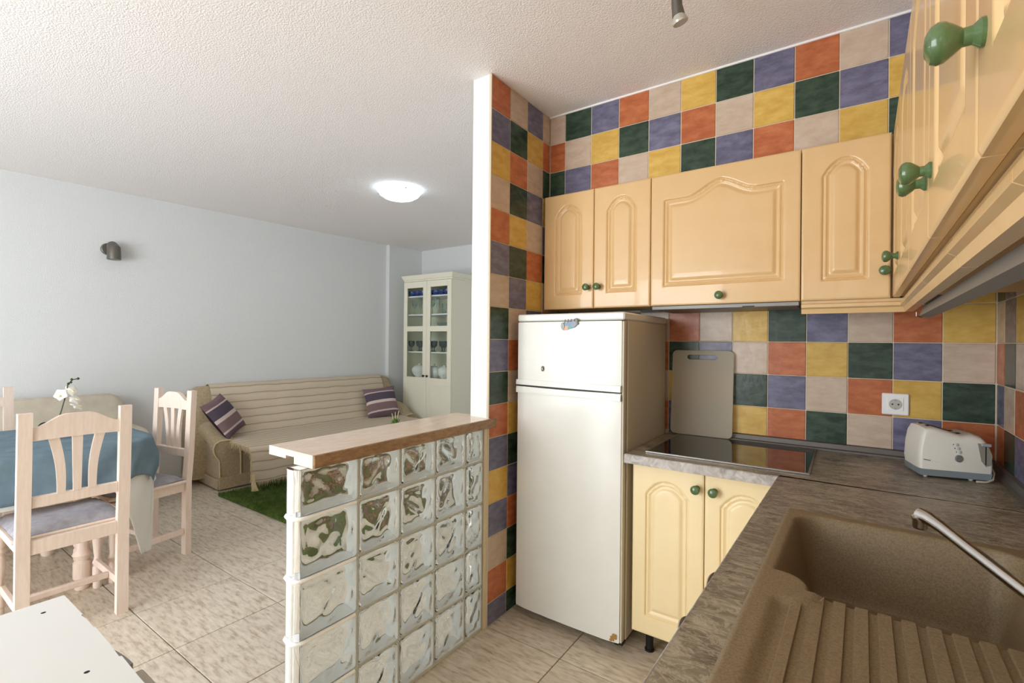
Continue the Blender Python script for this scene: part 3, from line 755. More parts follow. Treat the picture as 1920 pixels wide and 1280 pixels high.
# wall socket
t = thing('wall_socket', 'white square wall socket on the tiles left of the toaster', 'socket', (0.165, YB, 1.069))
part('frame', MB().box(0.1215, 0.2085, YB - 0.010, YB - 0.0006, 1.0255, 1.1125, 0.003), M_WHITE, t)
ins = part('insert', MB().box(0.139, 0.191, YB - 0.0125, YB - 0.0102, 1.0435, 1.0950, 0.001), M_WHITE, t)
part('recess', MB().lathe([(0.0215, 0.0), (0.0215, 0.0012), (0.019, 0.0014), (0.0185, 0.0004), (0.0, 0.0004)], (0, 0, 0), 24, M=Matrix.Translation((0.165, YB - 0.0126, 1.069)) @ Matrix.Rotation(PI / 2, 4, 'X')),
     mat('shaded_white_plastic', (188, 184, 176), 0.5), ins)
for dx in (-0.0095, 0.0095):
    part('pin_hole', MB().lathe([(0.0032, 0), (0.0032, 0.001), (0, 0.001)], (0, 0, 0), 10, M=Matrix.Translation((0.165 + dx, YB - 0.0131, 1.069)) @ Matrix.Rotation(PI / 2, 4, 'X')), M_BLACK, ins)
for dz in (-0.0165, 0.0165):
    part('earth_clip', MB().box(0.1625, 0.1675, YB - 0.0145, YB - 0.0128, 1.069 + dz - 0.003, 1.069 + dz + 0.003), M_STEEL, ins)

# toaster (own axes: x along its length, -y faces the camera)
t = local(thing('toaster', 'cream and grey two-slot toaster in the worktop corner', 'toaster', (0.292, 2.285, ZC), rotz=math.radians(13)))
outl = [(-0.118, 0.030), (-0.122, 0.055), (-0.118, 0.110), (-0.110, 0.150), (-0.098, 0.170), (-0.070, 0.174), (-0.020, 0.163), (0.020, 0.152), (0.055, 0.157), (0.085, 0.152), (0.108, 0.132), (0.119, 0.100), (0.124, 0.060), (0.122, 0.030)]
def tring(y, s, top):
    return [(x * s, y, 0.032 + (z - 0.032) * top) for x, z in outl]
t.scale = (0.83, 0.92, 1.0)
part('shell', MB().loft([tring(y, a, b_) for y, a, b_ in ((-0.080, 0.90, 0.86), (-0.0785, 0.94, 0.915), (-0.074, 0.972, 0.96), (-0.066, 0.99, 0.99), (-0.050, 1.0, 1.01), (0.0, 1.0, 1.02), (0.050, 1.0, 1.01), (0.066, 0.99, 0.99), (0.074, 0.972, 0.96), (0.080, 0.90, 0.88))]), M_TOASTER, t, angle=45)
base = [(-0.116, 0.008), (-0.121, 0.0305), (0.121, 0.0305), (0.116, 0.008)]
part('base', MB().loft([[(x * s, y, z) for x, z in base] for y, s in ((-0.079, 0.97), (-0.070, 1.0), (0.070, 1.0), (0.079, 0.97))]), M_TOASTGREY, t)
for x in (-0.09, 0.06):
    for y in (-0.055, 0.055): part('foot', MB().lathe([(0.007, 0), (0.008, 0.0078)], (x, y, 0), 10), M_TOASTER, t)
for y in (-0.030, 0.030): part('bread_slot', MB().prism([(-0.080, 0.150), (-0.080, 0.1768), (-0.070, 0.1770), (-0.020, 0.1662), (0.020, 0.1548), (0.034, 0.1560), (0.034, 0.150)], 'y', y - 0.012, y + 0.012), M_DARK, t)
RX = Matrix.Rotation(PI / 2, 4, 'X')
part('browning_dial', MB().lathe([(0.0125, 0), (0.0125, 0.004), (0.010, 0.006), (0, 0.006)], n=20, M=Matrix.Translation((0.010, -0.0795, 0.075)) @ RX), mat('mid_grey_plastic', (110, 112, 112), 0.4), t)
for k in range(3):
    part('button', MB().lathe([(0.0052, 0), (0.0052, 0.003), (0.003, 0.004), (0, 0.004)], n=12, M=Matrix.Translation((0.004 + 0.005 * k, -0.0795, 0.1215 - 0.0125 * k)) @ RX), mat('silver_plastic', (178, 180, 178), 0.3), t)
    part('indicator', MB().lathe([(0.0018, 0), (0.0018, 0.001), (0, 0.001)], n=8, M=Matrix.Translation((-0.0075 + 0.005 * k, -0.0798, 0.1215 - 0.0125 * k)) @ RX), M_BLACK, t)
for k in range(7):
    part('logo_letter', MB().box(-0.105 + 0.0034 * k, -0.1028 + 0.0034 * k, -0.0806, -0.0795, 0.0618 - 0.0004 * k, 0.0650 - 0.0004 * k - 0.0006 * (k % 2)), M_BLACK, t)
# scooped lever recess at the right end
part('lever_recess', MB().loft([[(0.070, y, 0.132), (0.102, y, 0.126), (0.116, y, 0.092), (0.112, y, 0.060), (0.096, y, 0.054), (0.082, y, 0.072)] for y in (-0.0818, -0.0785)]), mat('recess_grey', (142, 138, 126), 0.5), t)
part('lever_slot', MB().box(0.0935, 0.0965, -0.0832, -0.0815, 0.060, 0.126), M_BLACK, t)
part('lever', MB().box(0.078, 0.110, -0.092, -0.0815, 0.122, 0.132, 0.003), mat('lever_grey', (160, 164, 168), 0.3), t)
part('power_cord', MB().tube([(0.118, -0.02, 0.055), (0.132, -0.035, 0.050), (0.134, -0.055, 0.030), (0.120, -0.076, 0.010), (0.092, -0.092, 0.0042), (0.062, -0.092, 0.0042)], 0.0036, 8), mat('cream_cord', (206, 200, 180), 0.5), t)

# ------------------------------------------------------------------ kitchen ceiling spot
t = thing('ceiling_spotlight', 'small brushed metal spotlight hanging from the kitchen ceiling', 'spotlight', (-0.452, 1.60, CZ))
part('canopy', MB().box(-0.30, -0.12, 1.02, 1.06, CZ - 0.02, CZ - 0.0005, 0.004), M_GREYMETAL, t)
part('bar', MB().tube([(-0.212, 1.04, CZ - 0.02), (-0.212, 1.04, CZ - 0.09), (-0.25, 1.12, CZ - 0.115), (-0.43, 1.50, CZ - 0.118)], 0.008, 10), M_GREYMETAL, t)
part('arm', MB().tube([(-0.425, 1.49, CZ - 0.118), (-0.437, 1.525, CZ - 0.118), (-0.440, 1.540, CZ - 0.132)], 0.013, 12), M_GREYMETAL, t)
sh = part('shade', MB().tube([(-0.444, 1.530, CZ - 0.106), (-0.449, 1.538, CZ - 0.120), (-0.450, 1.544, CZ - 0.155), (-0.446, 1.549, CZ - 0.185)], [0.010, 0.0165, 0.0165, 0.0195], 16), M_GREYMETAL, t)
part('bulb', MB().tube([(-0.446, 1.548, CZ - 0.181), (-0.4445, 1.550, CZ - 0.191), (-0.4415, 1.552, CZ - 0.204), (-0.4405, 1.553, CZ - 0.208)], [0.016, 0.020, 0.0245, 0.023], 18), mat('reflector_bulb', (200, 194, 182), 0.15, metal=0.3, coat=0.6), sh)

# ------------------------------------------------------------------ glass block partition with stone ledge
gp = thing('glass_block_partition', 'half-height partition of wavy clear glass blocks below the stone ledge', 'partition', (-1.38, 1.27, 0.0))
GX0, GX1 = -1.420, -1.340
yb = [0.826, 1.037, 1.222, 1.407, 1.592, 1.713]
zb = [0.016, 0.204, 0.392, 0.580, 0.768, 0.9155]
mo = MB()
for z in zb[1:-1]: mo.box(GX0 + 0.012, GX1 - 0.010, 0.850, 1.740, z - 0.0045, z + 0.0045)
for y in yb[1:-1]: mo.box(GX0 + 0.0125, GX1 - 0.0105, y - 0.0045, y + 0.0045, 0.004, 0.9155)
mo.box(GX0 + 0.0122, GX1 - 0.0102, 0.835, 1.740, 0.001, 0.0155)
part('mortar', mo, M_MORTAR, gp)
part('end_plaster', MB().box(GX0 - 0.006, GX1 - 0.001, 1.7135, 1.7415, 0.0, 0.9155, 0.002), mat('cream_plaster_strip', (214, 200, 172), 0.7), gp)
BL = {}
def wav(y, z, s):
    return 0.0019 * (math.sin(62 * y + 31 * z + s + 1.6 * math.sin(40 * z + s)) + math.sin(-38 * y + 74 * z + 1.7 * s + 1.4 * math.sin(47 * y - s)) + 0.6 * math.sin(105 * y + 20 * z * s))
def plate(w, h, seed, side):
    """pressed glass face: smooth outside, wavy inside; local y,z plane, thickness along x"""
    m = MB(); n = 22; nz = max(6, int(n * h / w)); b_ = 0.007
    xo = 0.040 * side; xi = 0.029 * side
    def edge(u, v):
        e = min(u * w, (1 - u) * w, v * h, (1 - v) * h); return e
    def fo(u, v):
        e = edge(u, v); return (xo - side * 0.006 * max(0, 1 - e / b_) ** 2, (u - .5) * w, (v - .5) * h)
    def fi(u, v):
        e = edge(u, v); k = sstep(0.010, 0.026, e)
        return (xi - side * (0.004 * (1 - k)) + wav((u - .5) * w, (v - .5) * h, seed) * k, (u - .5) * w, (v - .5) * h)
    m.grid(fo, n, nz); o = len(m.v); m.grid(fi, n, nz)
    N = n + 1
    rim = [i for i in range(N)] + [j * N + n for j in range(1, nz + 1)] + [nz * N + i for i in range(n - 1, -1, -1)] + [j * N for j in range(nz - 1, 0, -1)]
    for a, c in zip(rim, rim[1:] + rim[:1]): m.f.append((a, c, c + o, a + o))
    return m
def ring(w, h):
    m = MB(); t = 0.0035; x0, x1 = -0.0285, 0.0285
    m.box(x0, x1, -w / 2, w / 2, -h / 2, -h / 2 + t); m.box(x0, x1, -w / 2, w / 2, h / 2 - t, h / 2)
    m.box(x0, x1, -w / 2, -w / 2 + t, -h / 2 + t, h / 2 - t); m.box(x0, x1, w / 2 - t, w / 2, -h / 2 + t, h / 2 - t)
    return m
def beadring(w, h):
    m = MB(); t = 0.004
    for k in range(4):
        if k < 2: m.tube([(0, -w / 2 + t, (h / 2 - t) * (1, -1)[k]), (0, w / 2 - t, (h / 2 - t) * (1, -1)[k])], t, 8)
        else: m.tube([(0, (w / 2 - t) * (1, -1)[k - 2], -h / 2 + t), (0, (w / 2 - t) * (1, -1)[k - 2], h / 2 - t)], t, 8)
    return m
for r in range(5):
    for c in range(5):
        y0, y1 = yb[c] + (0.0055 if c else 0.0), yb[c + 1] - 0.0055; z0, z1 = zb[r] + (0.0055 if r else 0.001), zb[r + 1] - (0.0055 if r < 4 else 0.001)
        w, h = y1 - y0, z1 - z0
        sd = (r * 5 + c) % 3
        kf = ('f', round(w, 3), round(h, 3), sd)
        if kf not in BL:
            BL[kf] = plate(w, h, 1.3 + sd * 2.1, 1).mesh('glass_face', M_GLASS, angle=60)
            BL[('b',) + kf[1:]] = plate(w, h, 4.4 + sd * 1.7, -1).mesh('glass_face', M_GLASS, angle=60)
        kr = ('r', round(w, 3), round(h, 3))
        if kr not in BL: BL[kr] = ring(w, h).mesh('glass_block', M_MILK)
        loc = (-1.380 - gp.location[0], (y0 + y1) / 2 - gp.location[1], (z0 + z1) / 2)
        o = bpy.data.objects.new('glass_block', BL[kr]); COL.objects.link(o); o.parent = gp; o.location = loc
        for k in (kf, ('b',) + kf[1:]):
            q = bpy.data.objects.new('glass_face', BL[k]); COL.objects.link(q); q.parent = o
        if c == 0:      # rounded end blocks: moulded glass nose
            nose = MB(); n = 8
            prof = [(0.036 * math.cos(PI * k / n - PI / 2 + PI / 2) , -0.016 * math.sin(PI * k / n)) for k in range(n + 1)]
            nose.loft([[(a, -w / 2 - 0.0005 + b2, zz) for a, b2 in prof] for zz in (-h / 2, -h / 2 + 0.004, h / 2 - 0.004, h / 2)])
            q = bpy.data.objects.new('rounded_nose', nose.mesh('rounded_nose', M_GLASS, angle=50)); COL.objects.link(q); q.parent = o
            if r:
                bead = MB(); zz = -h / 2 - 0.0055
                bead.tube([(0.038, w / 2 - 0.01, zz), (0.039, -w / 2 + 0.02, zz), (0.036, -w / 2 + 0.0, zz), (0.022, -w / 2 - 0.014, zz), (0.0, -w / 2 - 0.019, zz), (-0.022, -w / 2 - 0.014, zz), (-0.036, -w / 2, zz)], 0.0062, 8)
                q = bpy.data.objects.new('joint_bead', bead.mesh('joint_bead', M_MILK)); COL.objects.link(q); q.parent = o
# ledge
t = thing('stone_ledge', 'polished cream travertine ledge on top of the glass blocks', 'ledge', (-1.445, 1.31, 0.916))
Y0L, Y1L = 0.851, 1.786
b = MB().prism([(-1.575, 0.957), (-1.327, 0.957), (-1.327, 0.9165), (-1.428, 0.9165), (-1.428, 0.9380), (-1.475, 0.9380), (-1.475, 0.9275), (-1.575, 0.9275)], 'y', Y0L, 1.7405)
b2 = MB()
part('slab', b, M_LEDGE, t)
part('slab_end', MB().box(-1.575, -1.4495, 1.741, Y1L, 0.9275, 0.957), M_LEDGE, t)
part('front_edge', MB().box(-1.3268, -1.3180, Y0L + 0.001, 1.775, 0.9168, 0.9565, 0.002), M_LEDGEEDGE, t, label='rough brown stone edge')

# ------------------------------------------------------------------ living room: dining chairs
def turned_leg(x, y, z1):
    pr = [(0.016, 0), (0.019, 0.01), (0.017, 0.05), (0.021, 0.055), (0.021, 0.11), (0.016, 0.118), (0.022, 0.135), (0.016, 0.150), (0.014, 0.165), (0.018, 0.20), (0.022, 0.25), (0.020, 0.28), (0.014, 0.295), (0.021, 0.31), (0.014, 0.325), (0.022, 0.345), (0.022, z1)]
    return MB().lathe(pr, (x, y, 0), 14)
def make_chair(label, loc, rotz):
    """own axes: the chair faces -x, back posts at x=0, width along y"""
    t = local(thing('dining_chair', label, 'chair', loc, rotz, group='limed pine chairs round the dining table'))
    hw = 0.170
    for s in (-1, 1):
        pts = [(0.0, 0.0), (0.0, 0.44), (0.012, 0.60), (0.026, 0.99)]
        part('back_post', MB().loft([[(x - 0.016, s * hw - 0.0225, z), (x + 0.016, s * hw - 0.0225, z), (x + 0.016, s * hw + 0.0225, z), (x - 0.016, s * hw + 0.0225, z)] for x, z in pts]), M_PINE, t)
        part('front_leg', turned_leg(-0.385, s * 0.178, 0.425), M_PINE, t)
        part('side_stretcher', MB().box(-0.365, -0.017, s * hw - 0.010, s * hw + 0.010, 0.125, 0.158, 0.003), M_PINE, t)
        part('seat_rail', MB().box(-0.365, -0.017, s * hw - 0.011, s * hw + 0.011, 0.385, 0.437, 0.002), M_PINE, t)
    part('cross_stretcher', MB().box(-0.165, -0.140, -hw + 0.011, hw - 0.011, 0.128, 0.155, 0.003), M_PINE, t)
    part('rear_rail', MB().box(-0.012, 0.012, -hw + 0.023, hw - 0.023, 0.385, 0.445, 0.002), M_PINE, t)
    part('front_rail', MB().box(-0.397, -0.372, -hw + 0.02, hw - 0.02, 0.385, 0.437, 0.002), M_PINE, t)
    part('seat', MB().box(-0.415, -0.017, -0.205, 0.205, 0.438, 0.456, 0.006), M_PINE, t)
    # arched crest rail
    n = 14; poly = []
    for k in range(n + 1):
        y = -hw + 0.023 + (2 * hw - 0.046) * k / n; a = abs(k / n - 0.5) * 2
        poly.append((y, 0.925 + 0.050 * (1 - sstep(0.25, 1.0, a))))
    for k in range(n, -1, -1):
        y = -hw + 0.023 + (2 * hw - 0.046) * k / n; a = abs(k / n - 0.5) * 2
        poly.append((y, 0.870 + 0.004 * (1 - a * a)))
    part('crest_rail', MB().prism(poly, 'x', 0.010, 0.033), M_PINE, t)
    part('lower_rail', MB().box(-0.002, 0.022, -hw + 0.023, hw - 0.023, 0.585, 0.632, 0.003), M_PINE, t)
    for s in (-1, 0, 1):
        n = 8; L_, R_ = [], []
        for k in range(n + 1):
            f = k / n; z = 0.630 + 0.246 * f
            yc = s * (0.053 + 0.026 * f - 0.009 * math.sin(PI * f)); wd = 0.0135 + 0.0045 * f
            L_.append((yc - wd, z)); R_.append((yc + wd, z))
        part('slat', MB().prism(L_ + R_[::-1], 'x', 0.011, 0.024), M_PINE, t)
    return t
make_chair('limed pine slat-back chair nearest the camera, seen from behind', (-2.832, 0.651, 0), 0.0)
make_chair('limed pine slat-back chair at the table end beside the sofa arm', (-3.462, 1.243, 0), PI / 2 + 0.17)
make_chair('limed pine chair on the far side of the table, cut off at the left', (-4.355, 0.505, 0), PI)
def seat_pad(label, loc, rotz):
    m = MB()
    def f(u, v):
        x = -0.40 + 0.375 * u; y = -0.190 + 0.38 * v
        e = min(u, 1 - u, v, 1 - v); z = 0.4575 + 0.030 * min(1, (e / 0.13)) ** 0.5
        return (x, y, z + 0.003 * math.sin(9 * u + 4 * v))
    m.grid(f, 14, 14)
    n0 = len(m.v)
    m.add([(-0.40, -0.19, 0.4572), (-0.025, -0.19, 0.4572), (-0.025, 0.19, 0.4572), (-0.40, 0.19, 0.4572)], [(0, 3, 2, 1)])
    o = solo('seat_pad', m, M_CUSHION, label, 'cushion', group='grey pads on the pine chairs', off=(0, 0, 0), angle=60)
    o.location = loc; o.rotation_euler = (0, 0, rotz)
    return o
seat_pad('grey padded cushion on the nearest pine chair', (-2.832, 0.651, 0), 0.0)
seat_pad('grey padded cushion on the pine chair beside the sofa', (-3.462, 1.243, 0), PI / 2 + 0.17)

# ------------------------------------------------------------------ dining table and cloths
TX0, TX1, TY0, TY1, TZ = -4.08, -3.13, -0.35, 1.08, 0.745
t = thing('dining_table', 'limed pine dining table with turned legs under the tablecloths', 'table', ((TX0 + TX1) / 2, 0.39, 0))
part('table_top', MB().prism(rrect(TX0, TX1, TY0, TY1, 0.22, 10), 'z', TZ - 0.03, TZ), M_PINE, t)
for x in (TX0 + 0.14, TX1 - 0.14):
    for y in (TY0 + 0.2, TY1 - 0.30):
        pr = [(0.028, 0), (0.034, 0.015), (0.030, 0.05), (0.038, 0.06), (0.038, 0.14), (0.026, 0.15), (0.042, 0.18), (0.026, 0.21), (0.032, 0.30), (0.044, 0.40), (0.030, 0.50), (0.040, 0.52), (0.030, 0.54), (0.042, 0.58), (0.042, TZ - 0.0305)]
        part('leg', MB().lathe(pr, (x, y, 0), 16), M_PINE, t)
part('apron', MB().box(TX0 + 0.06, TX1 - 0.06, TY0 + 0.08, TY0 + 0.105, 0.63, TZ - 0.031), M_PINE, t)
part('apron', MB().box(TX0 + 0.06, TX1 - 0.06, TY1 - 0.105, TY1 - 0.08, 0.63, TZ - 0.031), M_PINE, t)
def cloth(name, over, dz, material, label, flare, amp, seed, corner=0.0, cap=9.0):
    cx, cy = (TX0 + TX1) / 2, (TY0 + TY1) / 2; hx, hy = (TX1 - TX0) / 2, (TY1 - TY0) / 2; r = 0.22
    def f(u, v):
        x = (u - .5) * 2 * (hx + over); y = (v - .5) * 2 * (hy + over)
        qx, qy = max(abs(x) - (hx - r), 0), max(abs(y) - (hy - r), 0); L_ = math.hypot(qx, qy)
        if L_ <= r: return (cx + x, cy + y, TZ + dz + 0.0008 * math.sin(14 * x + seed) * math.sin(11 * y))
        e = L_ - r; nx, ny = (qx / L_) * (1 if x > 0 else -1), (qy / L_) * (1 if y > 0 else -1)
        e *= 1 + corner * (2 * abs(nx * ny)) ** 1.2
        ag = math.atan2(abs(ny), abs(nx))
        e = min(e, 0.235 + (cap - 0.235) * (1 - sstep(0.78, 0.98, ag)) + 0.02 * math.sin(3 * x)) if cap < 5 else e
        bx = (max(-(hx - r), min(hx - r, x))) + nx * r; by = (max(-(hy - r), min(hy - r, y))) + ny * r
        ang = math.atan2(ny, nx); s = x * 1.0 + y * 1.0 + ang * 0.5
        out = 0.006 + dz * 0.8 + 0.012 * (1 - math.exp(-e * 30)) + flare * e + amp * min(1, e / 0.12) * (1 + math.sin(13 * s + seed) + 0.5 * math.sin(29 * s + 2 * seed))
        drop = max(0, e - 0.010) if e > 0.02 else e * e / 0.04
        return (cx + bx + nx * out, cy + by + ny * out, TZ + dz - drop)
    m = MB(); m.grid(f, 70, 90)
    o = solo(name, m, material, label, 'tablecloth', off=(cx, cy, TZ), recalc=False, angle=80)
    md = o.modifiers.new('thickness', 'SOLIDIFY'); md.thickness = 0.0012; md.offset = 1
    return o
cloth('tablecloth', 0.235, 0.0015, M_WHITECLOTH, 'white linen undercloth with a long hanging corner', 0.03, 0.004, 1.1, 1.25, 0.60)
cloth('tablecloth', 0.215, 0.0075, M_BLUECLOTH, 'slate-blue cloth spread over the dining table', 0.10, 0.006, 2.3, -0.38)
# orchid
ox, oy, oz = -3.60, 0.745, TZ + 0.0105
t = thing('potted_orchid', 'white orchid in a dark pot on the blue tablecloth', 'plant', (ox, oy, oz))
part('pot', MB().lathe([(0.035, 0), (0.048, 0.05), (0.054, 0.075), (0.048, 0.076), (0.0, 0.07)], (ox, oy, oz), 20), M_POT, t)
stem = [(ox, oy, oz + 0.07), (ox - 0.005, oy + 0.02, oz + 0.15), (ox - 0.005, oy + 0.035, oz + 0.22), (ox - 0.005, oy + 0.045, oz + 0.29), (ox, oy + 0.065, oz + 0.315), (ox, oy + 0.085, oz + 0.318)]
part('stem', MB().tube(stem, 0.003, 7), M_LEAF, t)
for k in range(4):
    a = k * 1.7 + 0.4; m = MB()
    def lf(u, v, a=a):
        l = 0.11 * u; w = 0.020 * math.sin(PI * min(1, u * 0.95 + 0.05)) * (v - .5) * 2
        return (ox + l * math.cos(a) - w * math.sin(a), oy + l * math.sin(a) + w * math.cos(a), oz + 0.075 + 0.06 * u - 0.09 * u * u + 0.004 * abs(v - .5))
    m.grid(lf, 8, 4); part('leaf', m, M_LEAF, t, recalc=False, angle=80)
def petal_mesh(L_, W_, curl):
    m = MB()
    def f(u, v):
        l = L_ * u; w = W_ * math.sin(PI * (0.12 + 0.86 * u)) ** 0.8 * (v - .5)
        return (l, w, curl * u * u + 0.004 * math.cos((v - .5) * 3))
    m.grid(f, 7, 5); return m
PB = petal_mesh(0.034, 0.034, -0.008).mesh('petal', M_PETAL, recalc=False, angle=80)
PL = petal_mesh(0.018, 0.012, 0.008).mesh('petal', M_YELLOWP, recalc=False, angle=80)
for (fx, fy, fz, rx, rz) in ((0.0, 0.062, 0.255, 1.1, 0.2), (0.004, 0.012, 0.235, 1.3, -0.6), (0.008, 0.075, 0.205, 0.9, 0.5), (0.0, 0.085, 0.165, 0.7, 0.9)):
    fl = part('flower', MB().tube([(ox + fx, oy + fy, oz + fz), (ox + fx - 0.004, oy + (fy + 0.035) / 2 + 0.01, oz + fz - 0.01)], 0.0016, 6), M_LEAF, t)
    base = Matrix.Translation((fx, fy, fz)) @ Matrix.Rotation(rz, 4, 'Z') @ Matrix.Rotation(rx, 4, 'Y')
    for k in range(5):
        q = bpy.data.objects.new('petal', PB); COL.objects.link(q); q.parent = fl; q.matrix_local = base @ Matrix.Rotation(2 * PI * k / 5, 4, 'Z')
    q = bpy.data.objects.new('petal', PL); COL.objects.link(q); q.parent = fl; q.matrix_local = base @ Matrix.Translation((0, 0, 0.003))
for (bx_, by_, bz_) in ((0.0, 0.046, 0.292), (0.002, 0.056, 0.300), (0.0, 0.088, 0.319), (0.0, 0.06, 0.316)):
    part('bud', MB().lathe([(0.0, -0.008), (0.006, -0.003), (0.007, 0.002), (0.0, 0.009)], (ox + bx_, oy + by_, oz + bz_), 8), M_LEAF, t)

# ------------------------------------------------------------------ sofa
def arm_mesh(y0, sgn, xb, Hb, Hf, w=0.20, xf=0.0):
    m = MB(); rings = []
    n = 12
    for k in range(n + 1):
        f = k / n; x = xb + (xf - xb) * f
        H = Hb - (Hb - Hf) * sstep(0.45, 1.0, f) ** 1.2
        pr = [(0.03, 0.035), (0.025, H - 0.17), (0.0, H - 0.135), (-0.018, H - 0.10), (-0.022, H - 0.06), (-0.008, H - 0.02), (0.03, H), (0.10, H + 0.002), (0.155, H - 0.02), (0.185, H - 0.07), (0.198, H - 0.14), (w, 0.035)]
        rings.append([(x, y0 + sgn * a, z) for a, z in pr])
    return m.loft(rings)
def sofa_back(y0, y1, xb, top):
    pr = [(xb, 0.06), (xb, top - 0.08), (xb + 0.02, top - 0.025), (xb + 0.06, top), (xb + 0.10, top - 0.012), (xb + 0.135, top - 0.07), (xb + 0.20, 0.62), (xb + 0.28, 0.40), (xb + 0.28, 0.06)]
    m = MB(); rings = []
    for k, (y, s) in enumerate(((y0, 0.90), (y0 + 0.03, 0.965), (y0 + 0.09, 1.0), (y1 - 0.09, 1.0), (y1 - 0.03, 0.965), (y1, 0.90))):
        rings.append([(x, y, 0.06 + (z - 0.06) * s) for x, z in pr])
    return m.loft(rings)
SP = (-4.415, 1.925, 0)
t = local(thing('sofa', 'long beige rolled-arm sofa against the white wall', 'sofa', SP, -SA))
part('backrest', sofa_back(-0.075, 2.17, -0.575, 0.868), M_SOFA, t)
part('arm', arm_mesh(0.0, 1, -0.50, 0.555, 0.43), M_SOFA, t)
part('arm', arm_mesh(2.18, -1, -0.50, 0.555, 0.43), M_SOFA, t)
for y0, s in ((0.0, 1), (2.18, -1)):
    H = 0.43
    pr = [(0.03, 0.10), (0.025, H - 0.17), (0.0, H - 0.135), (-0.018, H - 0.10), (-0.022, H - 0.06), (-0.008, H - 0.02), (0.03, H), (0.10, H), (0.155, H - 0.02), (0.185, H - 0.07), (0.198, H - 0.14), (0.2, 0.10)]
    part('piping', MB().tube([(0.004, y0 + s * a, z) for a, z in pr], 0.006, 6), M_PIPING, t)
part('seat_base', MB().box(-0.30, 0.0, 0.201, 1.979, 0.05, 0.30, 0.01), M_SOFA, t)
part('skirt', MB().box(0.001, 0.014, 0.02, 2.16, 0.012, 0.118, 0.003), M_SOFA, t)
part('skirt', MB().box(-0.50, 0.0, 0.012, 0.024, 0.012, 0.10, 0.003), M_SOFA, t)
part('pull_out_seat', MB().box(-0.295, 0.39, 0.205, 1.975, 0.3005, 0.402, 0.03), M_SOFA, t)
for y in (0.06, 2.12):
    for x in (-0.45, -0.06): part('foot', MB().lathe([(0.02, 0), (0.025, 0.0345)], (x, y, 0), 10), M_BROWNWOOD, t)
# throw
PATH = [(-0.583, 0.62), (-0.585, 0.80), (-0.565, 0.862), (-0.515, 0.884), (-0.468, 0.868), (-0.428, 0.800), (-0.362, 0.625), (-0.285, 0.435), (-0.255, 0.416), (-0.10, 0.4155), (0.15, 0.414), (0.36, 0.411), (0.402, 0.395), (0.418, 0.34), (0.424, 0.24), (0.428, 0.125)]
cum = [0.0]
for a, b in zip(PATH, PATH[1:]): cum.append(cum[-1] + math.hypot(b[0] - a[0], b[1] - a[1]))
def along(s):
    s = max(0, min(cum[-1] - 1e-6, s))
    for i in range(len(cum) - 1):
        if s <= cum[i + 1]:
            f = (s - cum[i]) / (cum[i + 1] - cum[i]); return (PATH[i][0] + (PATH[i + 1][0] - PATH[i][0]) * f, PATH[i][1] + (PATH[i + 1][1] - PATH[i][1]) * f)
TL = cum[-1]
M_THROW = stripes_mat('striped_woven_throw', (204, 190, 168), [(0.10, (210, 197, 176)), (0.76, (204, 190, 168)), (0.84, (146, 128, 102)), (0.92, (204, 190, 168))], 'LINEAR', axis=1, scale=1 / 0.078)
def throw_pt(u, v):
    s = v * TL; x, z = along(s); y = 0.105 + 1.91 * u
    if s > cum[8]: y = 0.09 + 1.94 * u if False else y
    wv = 0.004 * math.sin(7 * y + 9 * s) + 0.003 * math.sin(17 * y - 5 * s)
    if s > cum[11]: wv += 0.010 * (s - cum[11]) / (TL - cum[11]) * (math.sin(21 * y) + math.sin(9 * y + 1) + 1.2)
    return (x + abs(wv) * (0.8 if s > cum[11] or s < cum[7] else 0.1) + 0.001, y, z + abs(wv) * 0.8 + 0.001)
tm = MB(); tm.grid(throw_pt, 60, 110, uvfn=lambda u, v: (u * 1.91, v * TL))
th = local(thing('sofa_throw', 'cream ribbed throw with brown lines draped over the sofa, fringed hem', 'throw', SP, -SA))
o = part('cloth', tm, M_THROW, th, recalc=False, angle=80)
fg = MB()
for k in range(420):
    u = k / 419; x, y, z = throw_pt(u, 1.0); l = random.uniform(0.03, 0.06); dx, dy = random.uniform(-0.004, 0.008), random.uniform(-0.012, 0.012)
    fg.add([(x, y - 0.0016, z + 0.004), (x, y + 0.0016, z + 0.004), (x + dx, y + dy, z - l)], [(0, 1, 2)])
for k in range(90):
    v = (cum[9] + (TL - cum[9]) * k / 89) / TL; x, y, z = throw_pt(0.0, v); l = random.uniform(0.035, 0.07)
    fg.add([(x, y, z + 0.001), (x + 0.0035, y + 0.001, z), (x + random.uniform(0, 0.015), y - 0.012 - random.uniform(0, 0.012), z - l)], [(0, 1, 2)])
for k in range(6):   # long tassels at the near corner
    x, y, z = throw_pt(0.0, 1.0); a = k * 0.004
    fg.tube([(x + 0.004, y + a, z + 0.06), (x + 0.012, y - 0.005 + a, z), (x + 0.016 + 0.004 * k, y - 0.008 + 2 * a, z - 0.07)], 0.0035, 5)
part('fringe', fg, M_PIPING, th, recalc=False, kind='stuff')
